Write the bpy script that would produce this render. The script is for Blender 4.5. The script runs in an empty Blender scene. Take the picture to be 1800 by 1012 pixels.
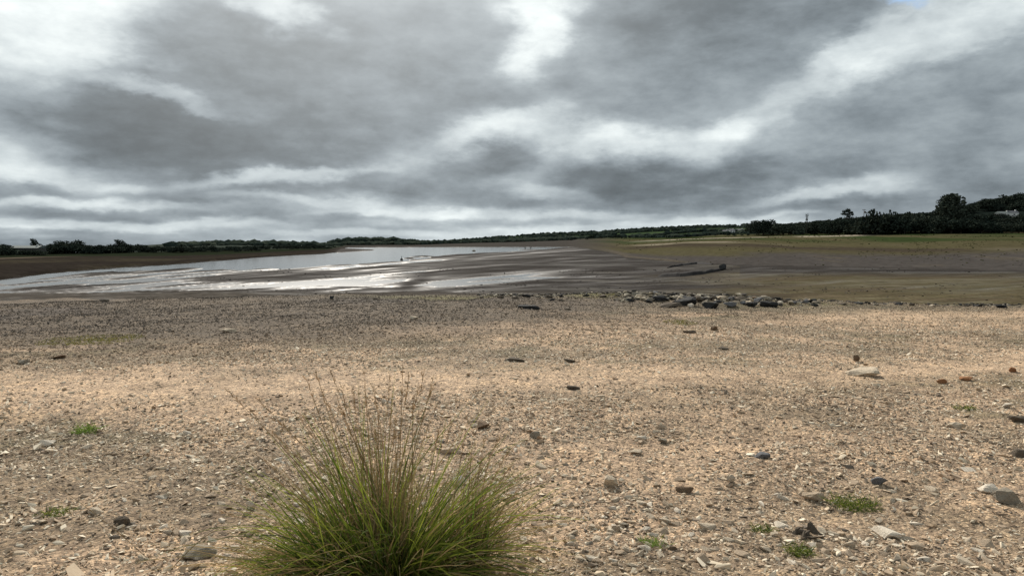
import bpy, bmesh, math, random
import numpy as np
from mathutils import Vector, Matrix, Euler

R = math.radians
random.seed(7)
rng = np.random.default_rng(11)
scn = bpy.context.scene
COL = scn.collection

# ------------------------------------------------------------------ camera
F = 1285.0                      # focal length in pixels of the 1800 px wide photograph
CAMZ = 1.5
PITCH = math.atan(82 / F)
cd = bpy.data.cameras.new('camera')
cam = bpy.data.objects.new('camera', cd)
COL.objects.link(cam)
cam.location = (0, 0, CAMZ)
cam.rotation_euler = (math.pi / 2 - PITCH, 0, 0)
cd.sensor_width = 36
cd.lens = 36 * F / 1800
cd.clip_start = 0.05
cd.clip_end = 20000
scn.camera = cam

# ------------------------------------------------------------------ exposure
scn.render.engine = 'CYCLES'
scn.view_settings.view_transform = 'Standard'
scn.view_settings.look = 'None'
scn.view_settings.gamma = 1
scn.view_settings.use_curve_mapping = False
scn.view_settings.exposure = 0.26

SUN_AZ, SUN_EL = -14.0, 34.0     # degrees, azimuth from +Y towards +X
# ------------------------------------------------------------------ node helpers
class NT:
    def __init__(s, tree):
        s.t = tree; s.n = tree.nodes; s.l = tree.links
    def new(s, typ, **kw):
        nd = s.n.new(typ)
        for k, v in kw.items(): setattr(nd, k, v)
        return nd
    def link(s, a, b): s.l.new(a, b)
    def put(s, sock, v):
        if isinstance(v, bpy.types.NodeSocket): s.l.new(v, sock)
        elif v is not None: sock.default_value = v
    def math(s, op, a, b=None, c=None, clamp=False):
        nd = s.n.new('ShaderNodeMath'); nd.operation = op; nd.use_clamp = clamp
        s.put(nd.inputs[0], a); s.put(nd.inputs[1], b)
        if c is not None: s.put(nd.inputs[2], c)
        return nd.outputs[0]
    def vmath(s, op, a, b=None):
        nd = s.n.new('ShaderNodeVectorMath'); nd.operation = op
        s.put(nd.inputs[0], a)
        if b is not None: s.put(nd.inputs[1], b)
        return nd.outputs['Value'] if op in ('LENGTH', 'DOT_PRODUCT') else nd.outputs[0]
    def noise(s, vec, scale, detail=4, rough=0.55, dist=0.0, out=0, dim='3D'):
        nd = s.n.new('ShaderNodeTexNoise'); nd.noise_dimensions = dim
        if vec is not None: s.put(nd.inputs['Vector'], vec)
        nd.inputs['Scale'].default_value = scale
        nd.inputs['Detail'].default_value = detail
        nd.inputs['Roughness'].default_value = rough
        nd.inputs['Distortion'].default_value = dist
        return nd.outputs[out]
    def ramp(s, fac, stops, interp='LINEAR'):
        nd = s.n.new('ShaderNodeValToRGB'); nd.color_ramp.interpolation = interp
        s.put(nd.inputs[0], fac)
        el = nd.color_ramp.elements
        while len(el) < len(stops): el.new(0.5)
        for e, (p, c) in zip(el, stops):
            e.position = p; e.color = (c[0], c[1], c[2], 1)
        return nd.outputs[0]
    def mix(s, fac, a, b, blend='MIX'):
        nd = s.n.new('ShaderNodeMix'); nd.data_type = 'RGBA'; nd.blend_type = blend
        nd.clamp_factor = True
        s.put(nd.inputs[0], fac)
        for sock, v in ((nd.inputs[6], a), (nd.inputs[7], b)):
            if isinstance(v, bpy.types.NodeSocket): s.l.new(v, sock)
            else: sock.default_value = (v[0], v[1], v[2], 1)
        return nd.outputs[2]
    def maprange(s, v, a, b, c=0.0, d=1.0, smooth=False):
        nd = s.n.new('ShaderNodeMapRange')
        if smooth: nd.interpolation_type = 'SMOOTHSTEP'
        s.put(nd.inputs[0], v)
        for i, q in enumerate((a, b, c, d)): nd.inputs[i + 1].default_value = q
        return nd.outputs[0]

def dir_of(X, Y):
    cx = (X - 900) / F; cy = (506 - Y) / F
    v = Vector((cx, math.cos(PITCH) + cy * math.sin(PITCH), -math.sin(PITCH) + cy * math.cos(PITCH)))
    return v.normalized()
def azel(X, Y):
    v = dir_of(X, Y)
    return math.atan2(v.x, v.y), math.asin(v.z)

# ------------------------------------------------------------------ world: Nishita sky behind broken stratocumulus
w = bpy.data.worlds.new('World'); scn.world = w; w.use_nodes = True
T = NT(w.node_tree); T.n.clear()
out = T.new('ShaderNodeOutputWorld'); bg = T.new('ShaderNodeBackground')
bg.inputs[1].default_value = 0.1
T.link(bg.outputs[0], out.inputs[0])
sky = T.new('ShaderNodeTexSky', sky_type='NISHITA'); sky.sun_disc = False
sky.sun_elevation = R(SUN_EL); sky.sun_rotation = R(SUN_AZ)
sky.air_density = 1.0; sky.dust_density = 0.6
tc = T.new('ShaderNodeTexCoord'); D = tc.outputs['Generated']
sep = T.new('ShaderNodeSeparateXYZ'); T.link(D, sep.inputs[0])
sx, sy, sz = sep.outputs
zc = T.math('ADD', T.math('MAXIMUM', sz, 0.0), 0.16)
comb = T.new('ShaderNodeCombineXYZ')                 # where the ray meets the flat cloud layer
T.link(T.math('DIVIDE', sx, zc), comb.inputs[0]); T.link(T.math('DIVIDE', sy, zc), comb.inputs[1])
comb.inputs[2].default_value = 3.7
PL = comb.outputs[0]
az = T.math('ARCTAN2', sx, sy); el = T.math('ARCSINE', sz)
ae = T.new('ShaderNodeCombineXYZ'); T.link(az, ae.inputs[0]); T.link(el, ae.inputs[1])
# warp the blob coordinates so that the cloud outlines are ragged
nw = T.new('ShaderNodeTexNoise'); T.link(PL, nw.inputs['Vector'])
nw.inputs['Scale'].default_value = 1.1; nw.inputs['Detail'].default_value = 6; nw.inputs['Roughness'].default_value = 0.55
wv = T.vmath('SUBTRACT', nw.outputs['Color'], (0.5, 0.5, 0.5))
wel = T.maprange(el, 0.0, 0.28, 0.22, 1.0)
wsc = T.new('ShaderNodeVectorMath', operation='MULTIPLY'); T.link(wv, wsc.inputs[0]); wsc.inputs[1].default_value = (0.09, 0.06, 0)
wsc2 = T.new('ShaderNodeVectorMath', operation='SCALE'); T.link(wsc.outputs[0], wsc2.inputs[0]); T.link(wel, wsc2.inputs['Scale'])
dm = T.new('ShaderNodeMapping'); T.link(D, dm.inputs[0]); dm.inputs['Scale'].default_value = (1, 1, 2.1)
nl = T.new('ShaderNodeTexNoise'); T.link(dm.outputs[0], nl.inputs['Vector']); nl.inputs['Scale'].default_value = 9.0; nl.inputs['Detail'].default_value = 6; nl.inputs['Roughness'].default_value = .58
lw = T.new('ShaderNodeVectorMath', operation='MULTIPLY'); T.link(T.vmath('SUBTRACT', nl.outputs['Color'], (0.5, 0.5, 0.5)), lw.inputs[0]); lw.inputs[1].default_value = (0.17, 0.085, 0)
lw2 = T.new('ShaderNodeVectorMath', operation='SCALE'); T.link(lw.outputs[0], lw2.inputs[0]); T.link(T.maprange(el, 0.0, 0.2, 0.3, 1.0), lw2.inputs['Scale'])
AE = T.vmath('ADD', T.vmath('ADD', ae.outputs[0], wsc2.outputs[0]), lw2.outputs[0])
# cloud banks in the directions they stand in: (X, Y, rx, ry, tilt, level 0 dark .. 1 bright, opacity), later ones in front
CL = [(70, 120, 210, 180, 0, .86, .9), (215, 20, 210, 60, 0, .92, .9), (20, 300, 170, 60, 0, .80, .8), (480, 330, 340, 50, 0, .84, .8), (900, 395, 900, 30, 0, .72, .7), (1050, 290, 300, 70, 0, .85, .8), (1650, 60, 260, 90, -12, .88, .9),
      (640, 150, 310, 175, 0, .30, 1), (430, 95, 230, 75, -8, .17, .9), (760, 50, 120, 110, 0, .25, .7), (500, 14, 55, 34, 20, .85, .9),
      (1150, 130, 270, 140, 0, .38, 1), (1250, 25, 210, 75, 0, .20, .9), (985, 190, 95, 80, 0, .30, .8), (1490, 240, 190, 62, -10, .40, .95), (1670, 195, 240, 105, 0, .32, 1), (1720, 320, 290, 55, 0, .30, .9),
      (100, 60, 120, 80, 0, .95, .85), (60, 190, 95, 60, 0, .84, .8), (30, 285, 110, 32, 6, .84, .8),
      (935, 55, 55, 65, 10, .95, .9), (1110, 258, 160, 36, 5, 1.0, .85), (850, 243, 120, 32, -18, .95, .85), (1015, 285, 60, 34, 0, 1.0, .85), (1340, 200, 140, 24, -24, .66, .7), (1285, 222, 45, 24, 0, .92, .8),
      (1500, 98, 60, 34, -30, .84, .8), (1700, 38, 200, 42, -14, .9, .75),
      (290, 235, 225, 74, 8, .07, 1), (400, 252, 120, 26, 10, .02, .8), (560, 255, 160, 50, 0, .22, .6), (255, 160, 130, 13, 12, .66, .7),
      (380, 342, 125, 22, 2, .22, .95), (860, 290, 100, 30, -10, .16, .95), (690, 332, 190, 16, 4, .20, .95), (1110, 318, 140, 40, 2, .10, 1), (1350, 305, 150, 28, -3, .22, .95), (1180, 362, 270, 18, 0, .28, .95),
      (1450, 342, 120, 9, -6, .80, .8), (1510, 322, 80, 12, -10, .70, .7), (620, 362, 200, 8, 3, .75, .8), (480, 318, 150, 9, -4, .85, .7), (1000, 380, 150, 6, 0, .68, .7),
      (40, 343, 150, 16, 2, .26, .9), (180, 379, 200, 12, 0, .26, .9), (100, 408, 220, 6, 0, .36, .8), (500, 384, 140, 12, 0, .32, .9), (340, 413, 170, 5, 0, .42, .7), (870, 354, 130, 10, 0, .30, .9), (880, 390, 170, 7, 0, .40, .8), (620, 400, 170, 6, 0, .40, .8), (1650, 376, 280, 18, 0, .38, .8),
      (140, 359, 150, 7, 0, .80, .8), (300, 396, 160, 7, 0, .75, .8), (700, 375, 130, 6, 0, .82, .85), (230, 330, 50, 10, 0, .8, .7), (960, 345, 50, 9, 0, .75, .6), (800, 411, 330, 6, 0, .70, .7), (1250, 386, 160, 5, -3, .72, .7)]
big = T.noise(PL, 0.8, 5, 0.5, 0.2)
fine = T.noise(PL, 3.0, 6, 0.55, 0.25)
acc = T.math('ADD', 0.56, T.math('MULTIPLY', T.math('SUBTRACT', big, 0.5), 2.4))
for (X, Y, rx, ry, tilt, lev, opa) in CL:
    a0, e0 = azel(X, Y)
    k = math.cos(a0) ** 2
    m = T.new('ShaderNodeMapping', vector_type='TEXTURE')
    T.link(AE, m.inputs['Vector'])
    m.inputs['Location'].default_value = (a0, e0, 0)
    m.inputs['Rotation'].default_value = (0, 0, -R(tilt))
    m.inputs['Scale'].default_value = (rx / F * k, ry / F * math.cos(a0), 1)
    d2 = T.vmath('DOT_PRODUCT', m.outputs[0], m.outputs[0])
    g = T.math('MULTIPLY', T.math('EXPONENT', T.math('MULTIPLY', T.math('POWER', d2, 1.6), -0.55)), opa)
    acc = T.math('ADD', T.math('MULTIPLY', acc, T.math('SUBTRACT', 1.0, g)), T.math('MULTIPLY', g, lev))
# outside the laid-out part the deck goes on with the same broken pattern
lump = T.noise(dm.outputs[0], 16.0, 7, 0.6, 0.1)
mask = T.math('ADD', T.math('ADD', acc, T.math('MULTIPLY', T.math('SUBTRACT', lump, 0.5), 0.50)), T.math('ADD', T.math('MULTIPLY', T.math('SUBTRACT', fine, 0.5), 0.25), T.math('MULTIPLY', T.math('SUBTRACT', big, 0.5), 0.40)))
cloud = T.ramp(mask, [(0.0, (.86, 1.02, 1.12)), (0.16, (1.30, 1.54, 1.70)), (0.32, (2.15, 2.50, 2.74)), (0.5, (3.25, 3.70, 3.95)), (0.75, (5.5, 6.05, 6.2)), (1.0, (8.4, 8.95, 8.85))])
# brighter veil towards the hidden sun, outside the top of the frame
sv = Vector((math.sin(R(SUN_AZ)) * math.cos(R(SUN_EL)), math.cos(R(SUN_AZ)) * math.cos(R(SUN_EL)), math.sin(R(SUN_EL))))
dt = T.vmath('DOT_PRODUCT', D, tuple(sv))
glow = T.math('POWER', T.math('MAXIMUM', dt, 0.0), 14)
cloud = T.mix(T.math('MULTIPLY', glow, 0.5), cloud, (9.5, 9.6, 9.4))
# gaps where the blue shows
gap = None
for (X, Y, rx, ry, tilt) in [(1575, -6, 75, 20, 8), (1120, -130, 200, 50, 20), (200, -220, 240, 60, -10)]:
    a0, e0 = azel(X, Y)
    m = T.new('ShaderNodeMapping', vector_type='TEXTURE'); T.link(AE, m.inputs['Vector'])
    m.inputs['Location'].default_value = (a0, e0, 0); m.inputs['Rotation'].default_value = (0, 0, -R(tilt))
    m.inputs['Scale'].default_value = (rx / F * math.cos(a0) ** 2, ry / F * math.cos(a0), 1)
    g = T.math('EXPONENT', T.math('MULTIPLY', T.vmath('DOT_PRODUCT', m.outputs[0], m.outputs[0]), -1.0))
    gap = g if gap is None else T.math('ADD', gap, g)
gap = T.maprange(gap, 0.35, 0.95, 0.0, 1.0, True)
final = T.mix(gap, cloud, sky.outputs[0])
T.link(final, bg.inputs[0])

sl = bpy.data.lights.new('sun', 'SUN'); sl.energy = 5.0; sl.angle = R(1.5); sl.color = (1.0, 0.93, 0.83)
so = bpy.data.objects.new('sun', sl); COL.objects.link(so)
so.rotation_euler = (-sv).to_track_quat('-Z', 'Y').to_euler()

# ------------------------------------------------------------------ general helpers
def tag(o, label=None, cat=None, group=None, kind=None):
    if label: o['label'] = label
    if cat: o['category'] = cat
    if group: o['group'] = group
    if kind: o['kind'] = kind
    return o
def link(name, mesh, parent=None):
    o = bpy.data.objects.new(name, mesh); COL.objects.link(o)
    if parent is not None: o.parent = parent
    return o
def empty(name, loc, rz=0):
    o = bpy.data.objects.new(name, None); COL.objects.link(o)
    o.location = loc; o.rotation_euler = (0, 0, rz); o.empty_display_size = 0.2
    return o
def copy_tree(o, parent=None):
    c = o.copy(); COL.objects.link(c); c.parent = parent
    for ch in o.children: copy_tree(ch, c)
    return c
def mesh_np(name, V, faces, mat=None, smooth=False):
    """V (n,3) array; faces (m,3|4) array"""
    me = bpy.data.meshes.new(name)
    V = np.asarray(V, dtype=np.float32); Fc = np.asarray(faces, dtype=np.int32)
    m, k = Fc.shape
    me.vertices.add(len(V)); me.vertices.foreach_set('co', V.ravel())
    me.loops.add(m * k); me.loops.foreach_set('vertex_index', Fc.ravel())
    me.polygons.add(m); me.polygons.foreach_set('loop_start', np.arange(0, m * k, k, dtype=np.int32))
    me.polygons.foreach_set('use_smooth', np.full(m, smooth))
    if mat is not None: me.materials.append(mat)
    me.update(calc_edges=True); me.validate()
    return me
def hash2(ix, iy, seed):
    h = (ix.astype(np.int64) * 374761393 + iy.astype(np.int64) * 668265263 + seed * 1442695041) & 0xffffffff
    h = ((h ^ (h >> 13)) * 1274126177) & 0xffffffff
    h = (h ^ (h >> 16)) & 0xffffffff
    return h / 4294967295.0
def vnoise(x, y, seed=0):
    x = np.asarray(x, float); y = np.asarray(y, float)
    ix = np.floor(x); iy = np.floor(y); fx = x - ix; fy = y - iy
    ux = fx * fx * (3 - 2 * fx); uy = fy * fy * (3 - 2 * fy)
    a = hash2(ix, iy, seed); b = hash2(ix + 1, iy, seed); c = hash2(ix, iy + 1, seed); d = hash2(ix + 1, iy + 1, seed)
    return (a * (1 - ux) + b * ux) * (1 - uy) + (c * (1 - ux) + d * ux) * uy
def fbm(x, y, seed=0, octs=4, gain=0.5):
    s = 0; a = 1; t = 0
    for i in range(octs):
        s = s + a * vnoise(x * 2 ** i + 17.3 * i, y * 2 ** i - 9.1 * i, seed + i); t += a; a *= gain
    return s / t
def sstep(a, b, v):
    t = np.clip((v - a) / (b - a), 0, 1); return t * t * (3 - 2 * t)

# ------------------------------------------------------------------ the lie of the land
WATER = -7.5
def zY(rho, Y): return CAMZ - (Y - 424.0) * rho / F
PROF = np.array([
 # X     rs    rb   Yb     rt   Yt     rc    Yc
 (-600,  120,  170, 466,   300, 452,   900, 441),
 (0,     170,  230, 458,   350, 448,   900, 438),
 (150,   227,  300, 453,   420, 445,  1000, 438),
 (300,   282,  360, 450,   450, 444,  1500, 428.5),
 (400,   350,  430, 446,   500, 441,  1700, 425),
 (450,   399,  490, 443,   540, 440,  1700, 425),
 (570,   525,  600, 438.5, 650, 437,  1900, 428),
 (590,   600,  700, 437,   760, 436,  2000, 429),
 (612,  1050, 1200, 432,  1350, 431,  2600, 423),
 (700,  1080, 1200, 431.5,1350, 430.5,2600, 422),
 (760,  1100, 1200, 431.5,1400, 429.5,2400, 426),
 (850,  1110, 1250, 430,  1450, 427,  2200, 420),
 (1000, 1150, 1300, 427,  1450, 422,  2000, 411),
 (1050,  700,  900, 427,  1100, 420,  2000, 409),
 (1100,  380,  600, 428,   750, 419,  2000, 407),
 (1200,  300,  450, 427,   650, 417,  1900, 402),
 (1300,  260,  400, 426,   600, 415,  1700, 399),
 (1400,  250,  400, 425,   520, 413,  1300, 397),
 (1500,  240,  380, 424,   470, 412,  1000, 395),
 (1600,  230,  360, 424,   430, 411,   900, 384),
 (1700,  220,  340, 423,   420, 410,   900, 358),
 (1800,  210,  330, 423,   420, 409,   900, 344),
 (2400,  200,  320, 423,   420, 408,   900, 310)])
EDGE = np.array([(-600, 533), (0, 527), (300, 522), (600, 517.5), (900, 515), (1100, 518), (1300, 524), (1450, 529), (1800, 534), (2400, 540)])
LOWSHORE = np.array([(-600, 505), (0, 497), (150, 480), (300, 472), (380, 472), (430, 475), (480, 471), (560, 467), (640, 462), (740, 455), (780, 447.5), (850, 443.5), (930, 440), (1010, 433), (1030, 400)])

def coords(x, y):
    r = np.hypot(x, y); a = np.arctan2(x, y); ac = np.clip(a, -R(48), R(48))
    rho = r * np.cos(ac); X = 900 + F * np.tan(ac)
    return X, rho
def blob(X, Y, cx, cy, rx, ry, tilt=0):
    c, s = math.cos(R(tilt)), math.sin(R(tilt))
    u = ((X - cx) * c + (Y - cy) * s) / rx; v = (-(X - cx) * s + (Y - cy) * c) / ry
    return np.exp(-0.8 * (u * u + v * v))

def ground(x, y):
    """height, and the fields the colours come from"""
    X, rho = coords(x, y)
    rho = np.maximum(rho, 0.05)
    c = [np.interp(X, PROF[:, 0], PROF[:, k]) for k in range(1, 8)]
    rs, rb, Yb, rt, Yt, rc, Yc = c
    Ye = np.interp(X, EDGE[:, 0], EDGE[:, 1])
    edge_z = zY(28.0, Ye)
    L = np.log(rho)
    flatz = WATER + 0.25
    # the control points of the profile at this bearing, in log distance
    ks = [np.full_like(X, 0.05), np.full_like(X, 28.0), np.full_like(X, 31.0), np.full_like(X, 95.0), rs, rb, rt, rc, rc * 1.35, np.full_like(X, 4700.0)]
    zs = [np.zeros_like(X), edge_z, edge_z - 0.45, np.full_like(X, WATER - 0.0), np.full_like(X, flatz), zY(rb, Yb), zY(rt, Yt), zY(rc, Yc),
          zY(rc * 1.35, Yc + 5), zY(4700.0, np.maximum(Yc + 8, 432))]
    z = np.zeros_like(X)
    for i in range(len(ks) - 1):
        if i == 0: t = np.clip(rho / 28.0, 0, 1)
        else:
            t = np.clip((L - np.log(ks[i])) / (np.log(ks[i + 1]) - np.log(ks[i])), 0, 1)
            if i >= 4: t = t * 0.6 + 0.4 * t * t * (3 - 2 * t)
        sel = (rho >= ks[i]) & (rho <= ks[i + 1]) if i else rho <= 28
        z = np.where(sel, zs[i] * (1 - t) + zs[i + 1] * t, z)
    Y = 424 + (CAMZ - z) * F / rho
    # ---- flats at lake level
    inflat = (rho > 80) & (rho < rs)
    Yw = 424 + (CAMZ - WATER) * F / rho          # row on which lake level is seen at this distance
    low = np.interp(X, LOWSHORE[:, 0], LOWSHORE[:, 1])
    wob = (fbm(X / 45, rho / 30, 5, 3) - 0.5) * 5
    lake = sstep(1.2, -1.2, Yw - low + wob * sstep(430, 470, Yw)) * sstep(1016, 1002, X)
    # mud streaks that follow the shore
    s1 = fbm((X + (Yw - 424) * 4.0) / 150, (Yw + X * 0.055) / 5.5, 21, 4, 0.55)
    s2 = fbm(X / 60, Yw / 2.2, 31, 3, 0.6)
    st = (s1 - 0.5) * 0.9 + (s2 - 0.5) * 0.25
    mud = 0.10 + 0.22 * sstep(430, 1000, X) + st * 0.5
    mud = mud - 0.13 * sstep(480, 200, X)
    mud += 0.22 * blob(X, Yw, 400, 484, 90, 6, -6) + 0.30 * blob(X, Yw, 350, 520, 260, 7, -3) + 0.16 * blob(X, Yw, 560, 482, 200, 6, -4)
    mud += 0.14 * blob(X, Yw, 190, 480, 50, 3, -10) + 0.10 * blob(X, Yw, 150, 503, 160, 3, -6)
    mud -= 0.36 * blob(X, Yw, 560, 500, 160, 8, -1) + 0.26 * blob(X, Yw, 300, 497, 150, 7, -6)
    mud -= 0.44 * blob(X, Yw, 880, 487, 110, 4.2, -5) + 0.36 * blob(X, Yw, 805, 500, 80, 4, -3) + 0.25 * blob(X, Yw, 1050, 488, 90, 2.5, 0)
    mud += 0.34 * blob(X, Yw, 725, 499, 26, 7, -20) + 0.22 * blob(X, Yw, 480, 494, 60, 1.6, -3) + 0.20 * blob(X, Yw, 610, 505, 60, 1.3, 2) + 0.2 * blob(X, Yw, 850, 493, 50, 1.2, -6)
    s6 = fbm((X + (Yw - 424) * 5.0) / 70, (Yw + X * 0.075) / 2.4, 23, 3, 0.6)
    mud += (s6 - 0.44) * 0.75 * sstep(480, 330, X) * sstep(466, 476, Yw) + (s6 - .5) * .62
    mud += 0.5 * sstep(512, 522, Yw - 0.0 * X)
    flat = WATER + mud * 0.6
    flat = flat * (1 - lake) + (WATER - 0.8) * lake
    # the islet by the right end of the lake and the thin bars
    bar = blob(X, Yw, 930, 438.8, 22, 0.7) + blob(X, Yw, 742, 451, 26, 0.7, -1) + blob(X, Yw, 720, 454.2, 14, 0.6)
    flat = flat + 1.5 * np.clip(bar, 0, 1) ** 1 * lake
    k = sstep(80, 100, rho) * sstep(1.0, 0.965, rho / rs)
    z = np.where(inflat, z * (1 - k) + flat * k, z)
    z = np.where((rho >= 95) & (rho < rs) & (lake > 0.5) & (rho > rs * 0.96), np.minimum(z, WATER - 0.3) * (sstep(1.0, 0.985, rho / rs)) + z * (1 - sstep(1.0, 0.985, rho / rs)), z)
    # the spit that pokes into the lake from the left
    lo = np.interp(X, [450, 570, 600, 640, 668], [399, 525, 575, 660, 735]); hi = np.interp(X, [450, 570, 600, 640, 668], [900, 900, 900, 790, 740])
    sp = sstep(0, 1, (rho - lo) / (0.04 * lo)) * sstep(0, 1, (hi - rho) / (0.05 * hi)) * sstep(672, 655, X) * sstep(575, 600, X)
    z = z + sp * (0.9 + (WATER - z) * (z < WATER))
    z = z + np.where((X < 640) & (rho > rs * .93), (fbm(x / 5, y / 9, 27, 4, .6) - .5) * 1.1 * sstep(.93, .97, rho / rs) * sstep(1.25, 1.02, rho / rs), 0)
    # roughness of the land itself
    far = sstep(95, 400, rho)
    z = z + (fbm(x / 60, y / 60, 3, 4) - 0.5) * 1.6 * sstep(1.02, 1.3, rho / rs) * far + (fbm(x / 300, y / 300, 4, 3) - 0.5) * 7 * sstep(1.0, 1.5, rho / np.maximum(rt, 1)) 
    near = rho < 90
    dnear = sstep(60, 20, rho)
    rel = (fbm(x / 2.6, y / 1.9, 41, 3) - 0.5) * 0.10 + (fbm(x / 0.55, y / 0.55, 42, 4, 0.6) - 0.5) * 0.085 * (0.5 + fbm(x / 1.7, y / 1.2, 43, 2))
    z = z + np.where(near, rel * dnear * sstep(0.2, 2.0, rho), 0)
    # a hump of rubble under the rock pile, edge unevenness
    z = z + np.where(near, (fbm(x / 3.0, y / 3.0, 44, 3) - 0.5) * 0.30 * sstep(16, 26, rho) * sstep(60, 32, rho), 0)
    z = z + np.where(near, 0.12 * np.exp(-((x - 6.8) / 4.0) ** 2 - ((y - 25.8) / 1.8) ** 2), 0)
    return z, X, rho, Y, Yw, lake, mud, (rs, rb, rt, rc)
def gz(x, y):
    return float(ground(np.array([float(x)]), np.array([float(y)]))[0][0])
def gzv(P): return ground(np.array([float(p[0]) for p in P]), np.array([float(p[1]) for p in P]))[0]
def on_ground(X, Y):
    """the ground point seen at a pixel of the photograph (beach)"""
    d = dir_of(X, Y); lo, hi = 1.0, 60.0
    t = (CAMZ - 0.0) / -d.z
    for _ in range(12):
        x, y = d.x * t, d.y * t
        z = gz(x, y); t = 0.5 * t + 0.5 * (CAMZ - z) / -d.z
    return d.x * t, d.y * t, gz(d.x * t, d.y * t), t
def at(X, rho):
    return (X - 900) / F * rho, rho

# ------------------------------------------------------------------ ground sheet
azs = np.concatenate([np.arange(-180, -50, 3.0), np.arange(-50, 50, 0.125), np.arange(50, 180, 3.0)])
rr = np.concatenate([np.geomspace(0.3, 2.4, 20)[:-1], np.geomspace(2.4, 30, 250)[:-1], np.geomspace(30, 95, 40)[:-1], np.geomspace(95, 1400, 270)[:-1], np.geomspace(1400, 4600, 40)])
A, RR = np.meshgrid(np.radians(azs), rr)
# wobble the rings so nothing lines up with them
gx = (RR * np.sin(A)).ravel(); gy = (RR * np.cos(A)).ravel()
zz, gX, grho, gY, gYw, glake, gmud, (rs_, rb_, rt_, rc_) = ground(gx, gy)
na, nr = len(azs), len(rr)
idx = np.arange(na * nr).reshape(nr, na)
nxt = np.roll(idx, -1, axis=1)
quads = np.stack([idx[:-1].ravel(), nxt[:-1].ravel(), nxt[1:].ravel(), idx[1:].ravel()], 1)[:, ::-1]
V = np.stack([gx, gy, zz], 1)
V = np.vstack([V, [[0, 0, gz(0.0, 0.3)]]])

def col(*c): return np.array(c, float)
def lerp(a, b, t): return a * (1 - t[:, None]) + b * t[:, None]
C = np.zeros((na * nr, 3)); wet = np.zeros(na * nr)
# beach
sand = col(.425, .315, .222); soil = col(.26, .20, .14); dark = col(.075, .064, .06); ochre = col(.36, .27, .17)
n1 = fbm(gx / 1.6, gy / 1.1, 51, 4); n2 = fbm(gx / 5, gy / 2.4, 52, 3)
Cb = lerp(np.tile(sand, (na * nr, 1)), np.tile(soil, (na * nr, 1)), sstep(.38, .62, n1))
n5 = fbm(gx / .8, gy / .6, 57, 4)
Cb = lerp(Cb, np.tile(col(.13, .115, .07), (na * nr, 1)), sstep(.52, .70, n5) * sstep(.40, .6, n2) * .75)
def band_field(X, Y):   # 1 in the smooth sandy bands
    mid = np.interp(X, [0, 300, 700, 1000, 1400, 1800], [692, 690, 672, 668, 668, 640]); hw = np.interp(X, [0, 400, 900, 1800], [48, 36, 22, 24])
    b = np.exp(-((Y - mid) / hw) ** 2)
    b2 = np.exp(-((Y - 556) / 9.0) ** 2) * sstep(1300, 1500, X) * 0.8
    b3 = np.exp(-((Y - 880) / 60.0) ** 2 - ((X - 1250) / 110.0) ** 2) * 0.5
    return np.clip(b + b2 + b3, 0, 1)
bf = band_field(gX, gY)
Cb = lerp(Cb, np.tile(col(.485, .362, .256), (na * nr, 1)), bf * 0.9)
dk = sstep(632, 560, gY + (n2 - .5) * 70 + np.interp(gX, [0, 500, 1000, 1500], [-20, 0, 35, 75]))
Cb = lerp(Cb, np.tile(col(.110, .088, .066), (na * nr, 1)), dk * 0.95)
Cb = lerp(Cb, np.tile(dark, (na * nr, 1)), sstep(.5, .7, n2) * dk * 0.6)
dmp = sstep(556, 536, gY) * sstep(1000, 1350, gX)
Cb = lerp(Cb, np.tile(col(.13, .115, .075), (na * nr, 1)), dmp * 0.8)
alg = blob(gX, gY, 1085, 519, 70, 3.5) * 0.9 + blob(gX, gY, 780, 520, 120, 3) * .5 + blob(gX, gY, 1400, 536, 70, 3) * .4
Cb = lerp(Cb, np.tile(col(.19, .19, .05), (na * nr, 1)), np.clip(alg, 0, 1))
# flats
s3 = fbm(gX / 170, gYw / 3.0, 61, 4, .6); s4 = fbm(gX / 420, gYw / 9, 62, 3)
purple = col(.037, .032, .029); grey = col(.064, .059, .054); brown = col(.100, .080, .052); olive = col(.092, .080, .044)
Cf = lerp(np.tile(purple, (na * nr, 1)), np.tile(grey, (na * nr, 1)), sstep(.45, .7, s3))
rgt = sstep(1120, 1420, gX + (s4 - .5) * 300)
near_b = sstep(474, 496, gYw + (s4 - .5) * 14 + (gX < 1300) * 14)
Cf = lerp(Cf, lerp(np.tile(brown, (na * nr, 1)), np.tile(olive, (na * nr, 1)), sstep(.35, .65, s3)), rgt * near_b)
Cf = lerp(Cf, np.tile(col(.16, .135, .10), (na * nr, 1)), sstep(.55, .75, s3) * near_b * .45 * sstep(900, 1200, gX))
Cf = lerp(Cf, np.tile(col(.10, .088, .075), (na * nr, 1)), sstep(508, 524, gYw) * sstep(1300, 1000, gX) * .8)
# banks: between shore and trees
tb = np.clip((grho - rs_) / np.maximum(rt_ - rs_, 1), 0, 1)
s5 = fbm(gX / 200, tb * 9 + gX / 300, 71, 4, .6)
bankL = lerp(np.tile(col(.024, .020, .017), (na * nr, 1)), np.tile(col(.040, .034, .024), (na * nr, 1)), sstep(.4, .7, s5))
bankL = lerp(bankL, np.tile(col(.016, .020, .012), (na * nr, 1)), sstep(.50, .62, tb))
bankL = lerp(bankL, np.tile(col(.22, .18, .13), (na * nr, 1)), np.exp(-((tb - .47 + (s5 - .5) * .1) / .02) ** 2) * sstep(200, 60, gX) * .7)
bankR = lerp(np.tile(col(.060, .054, .050), (na * nr, 1)), np.tile(col(.070, .062, .034), (na * nr, 1)), sstep(452, 440, gY + (s5 - .5) * 26))
bankR = lerp(bankR, np.tile(col(.11, .092, .066), (na * nr, 1)), sstep(.6, .75, s5) * .5)
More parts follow.
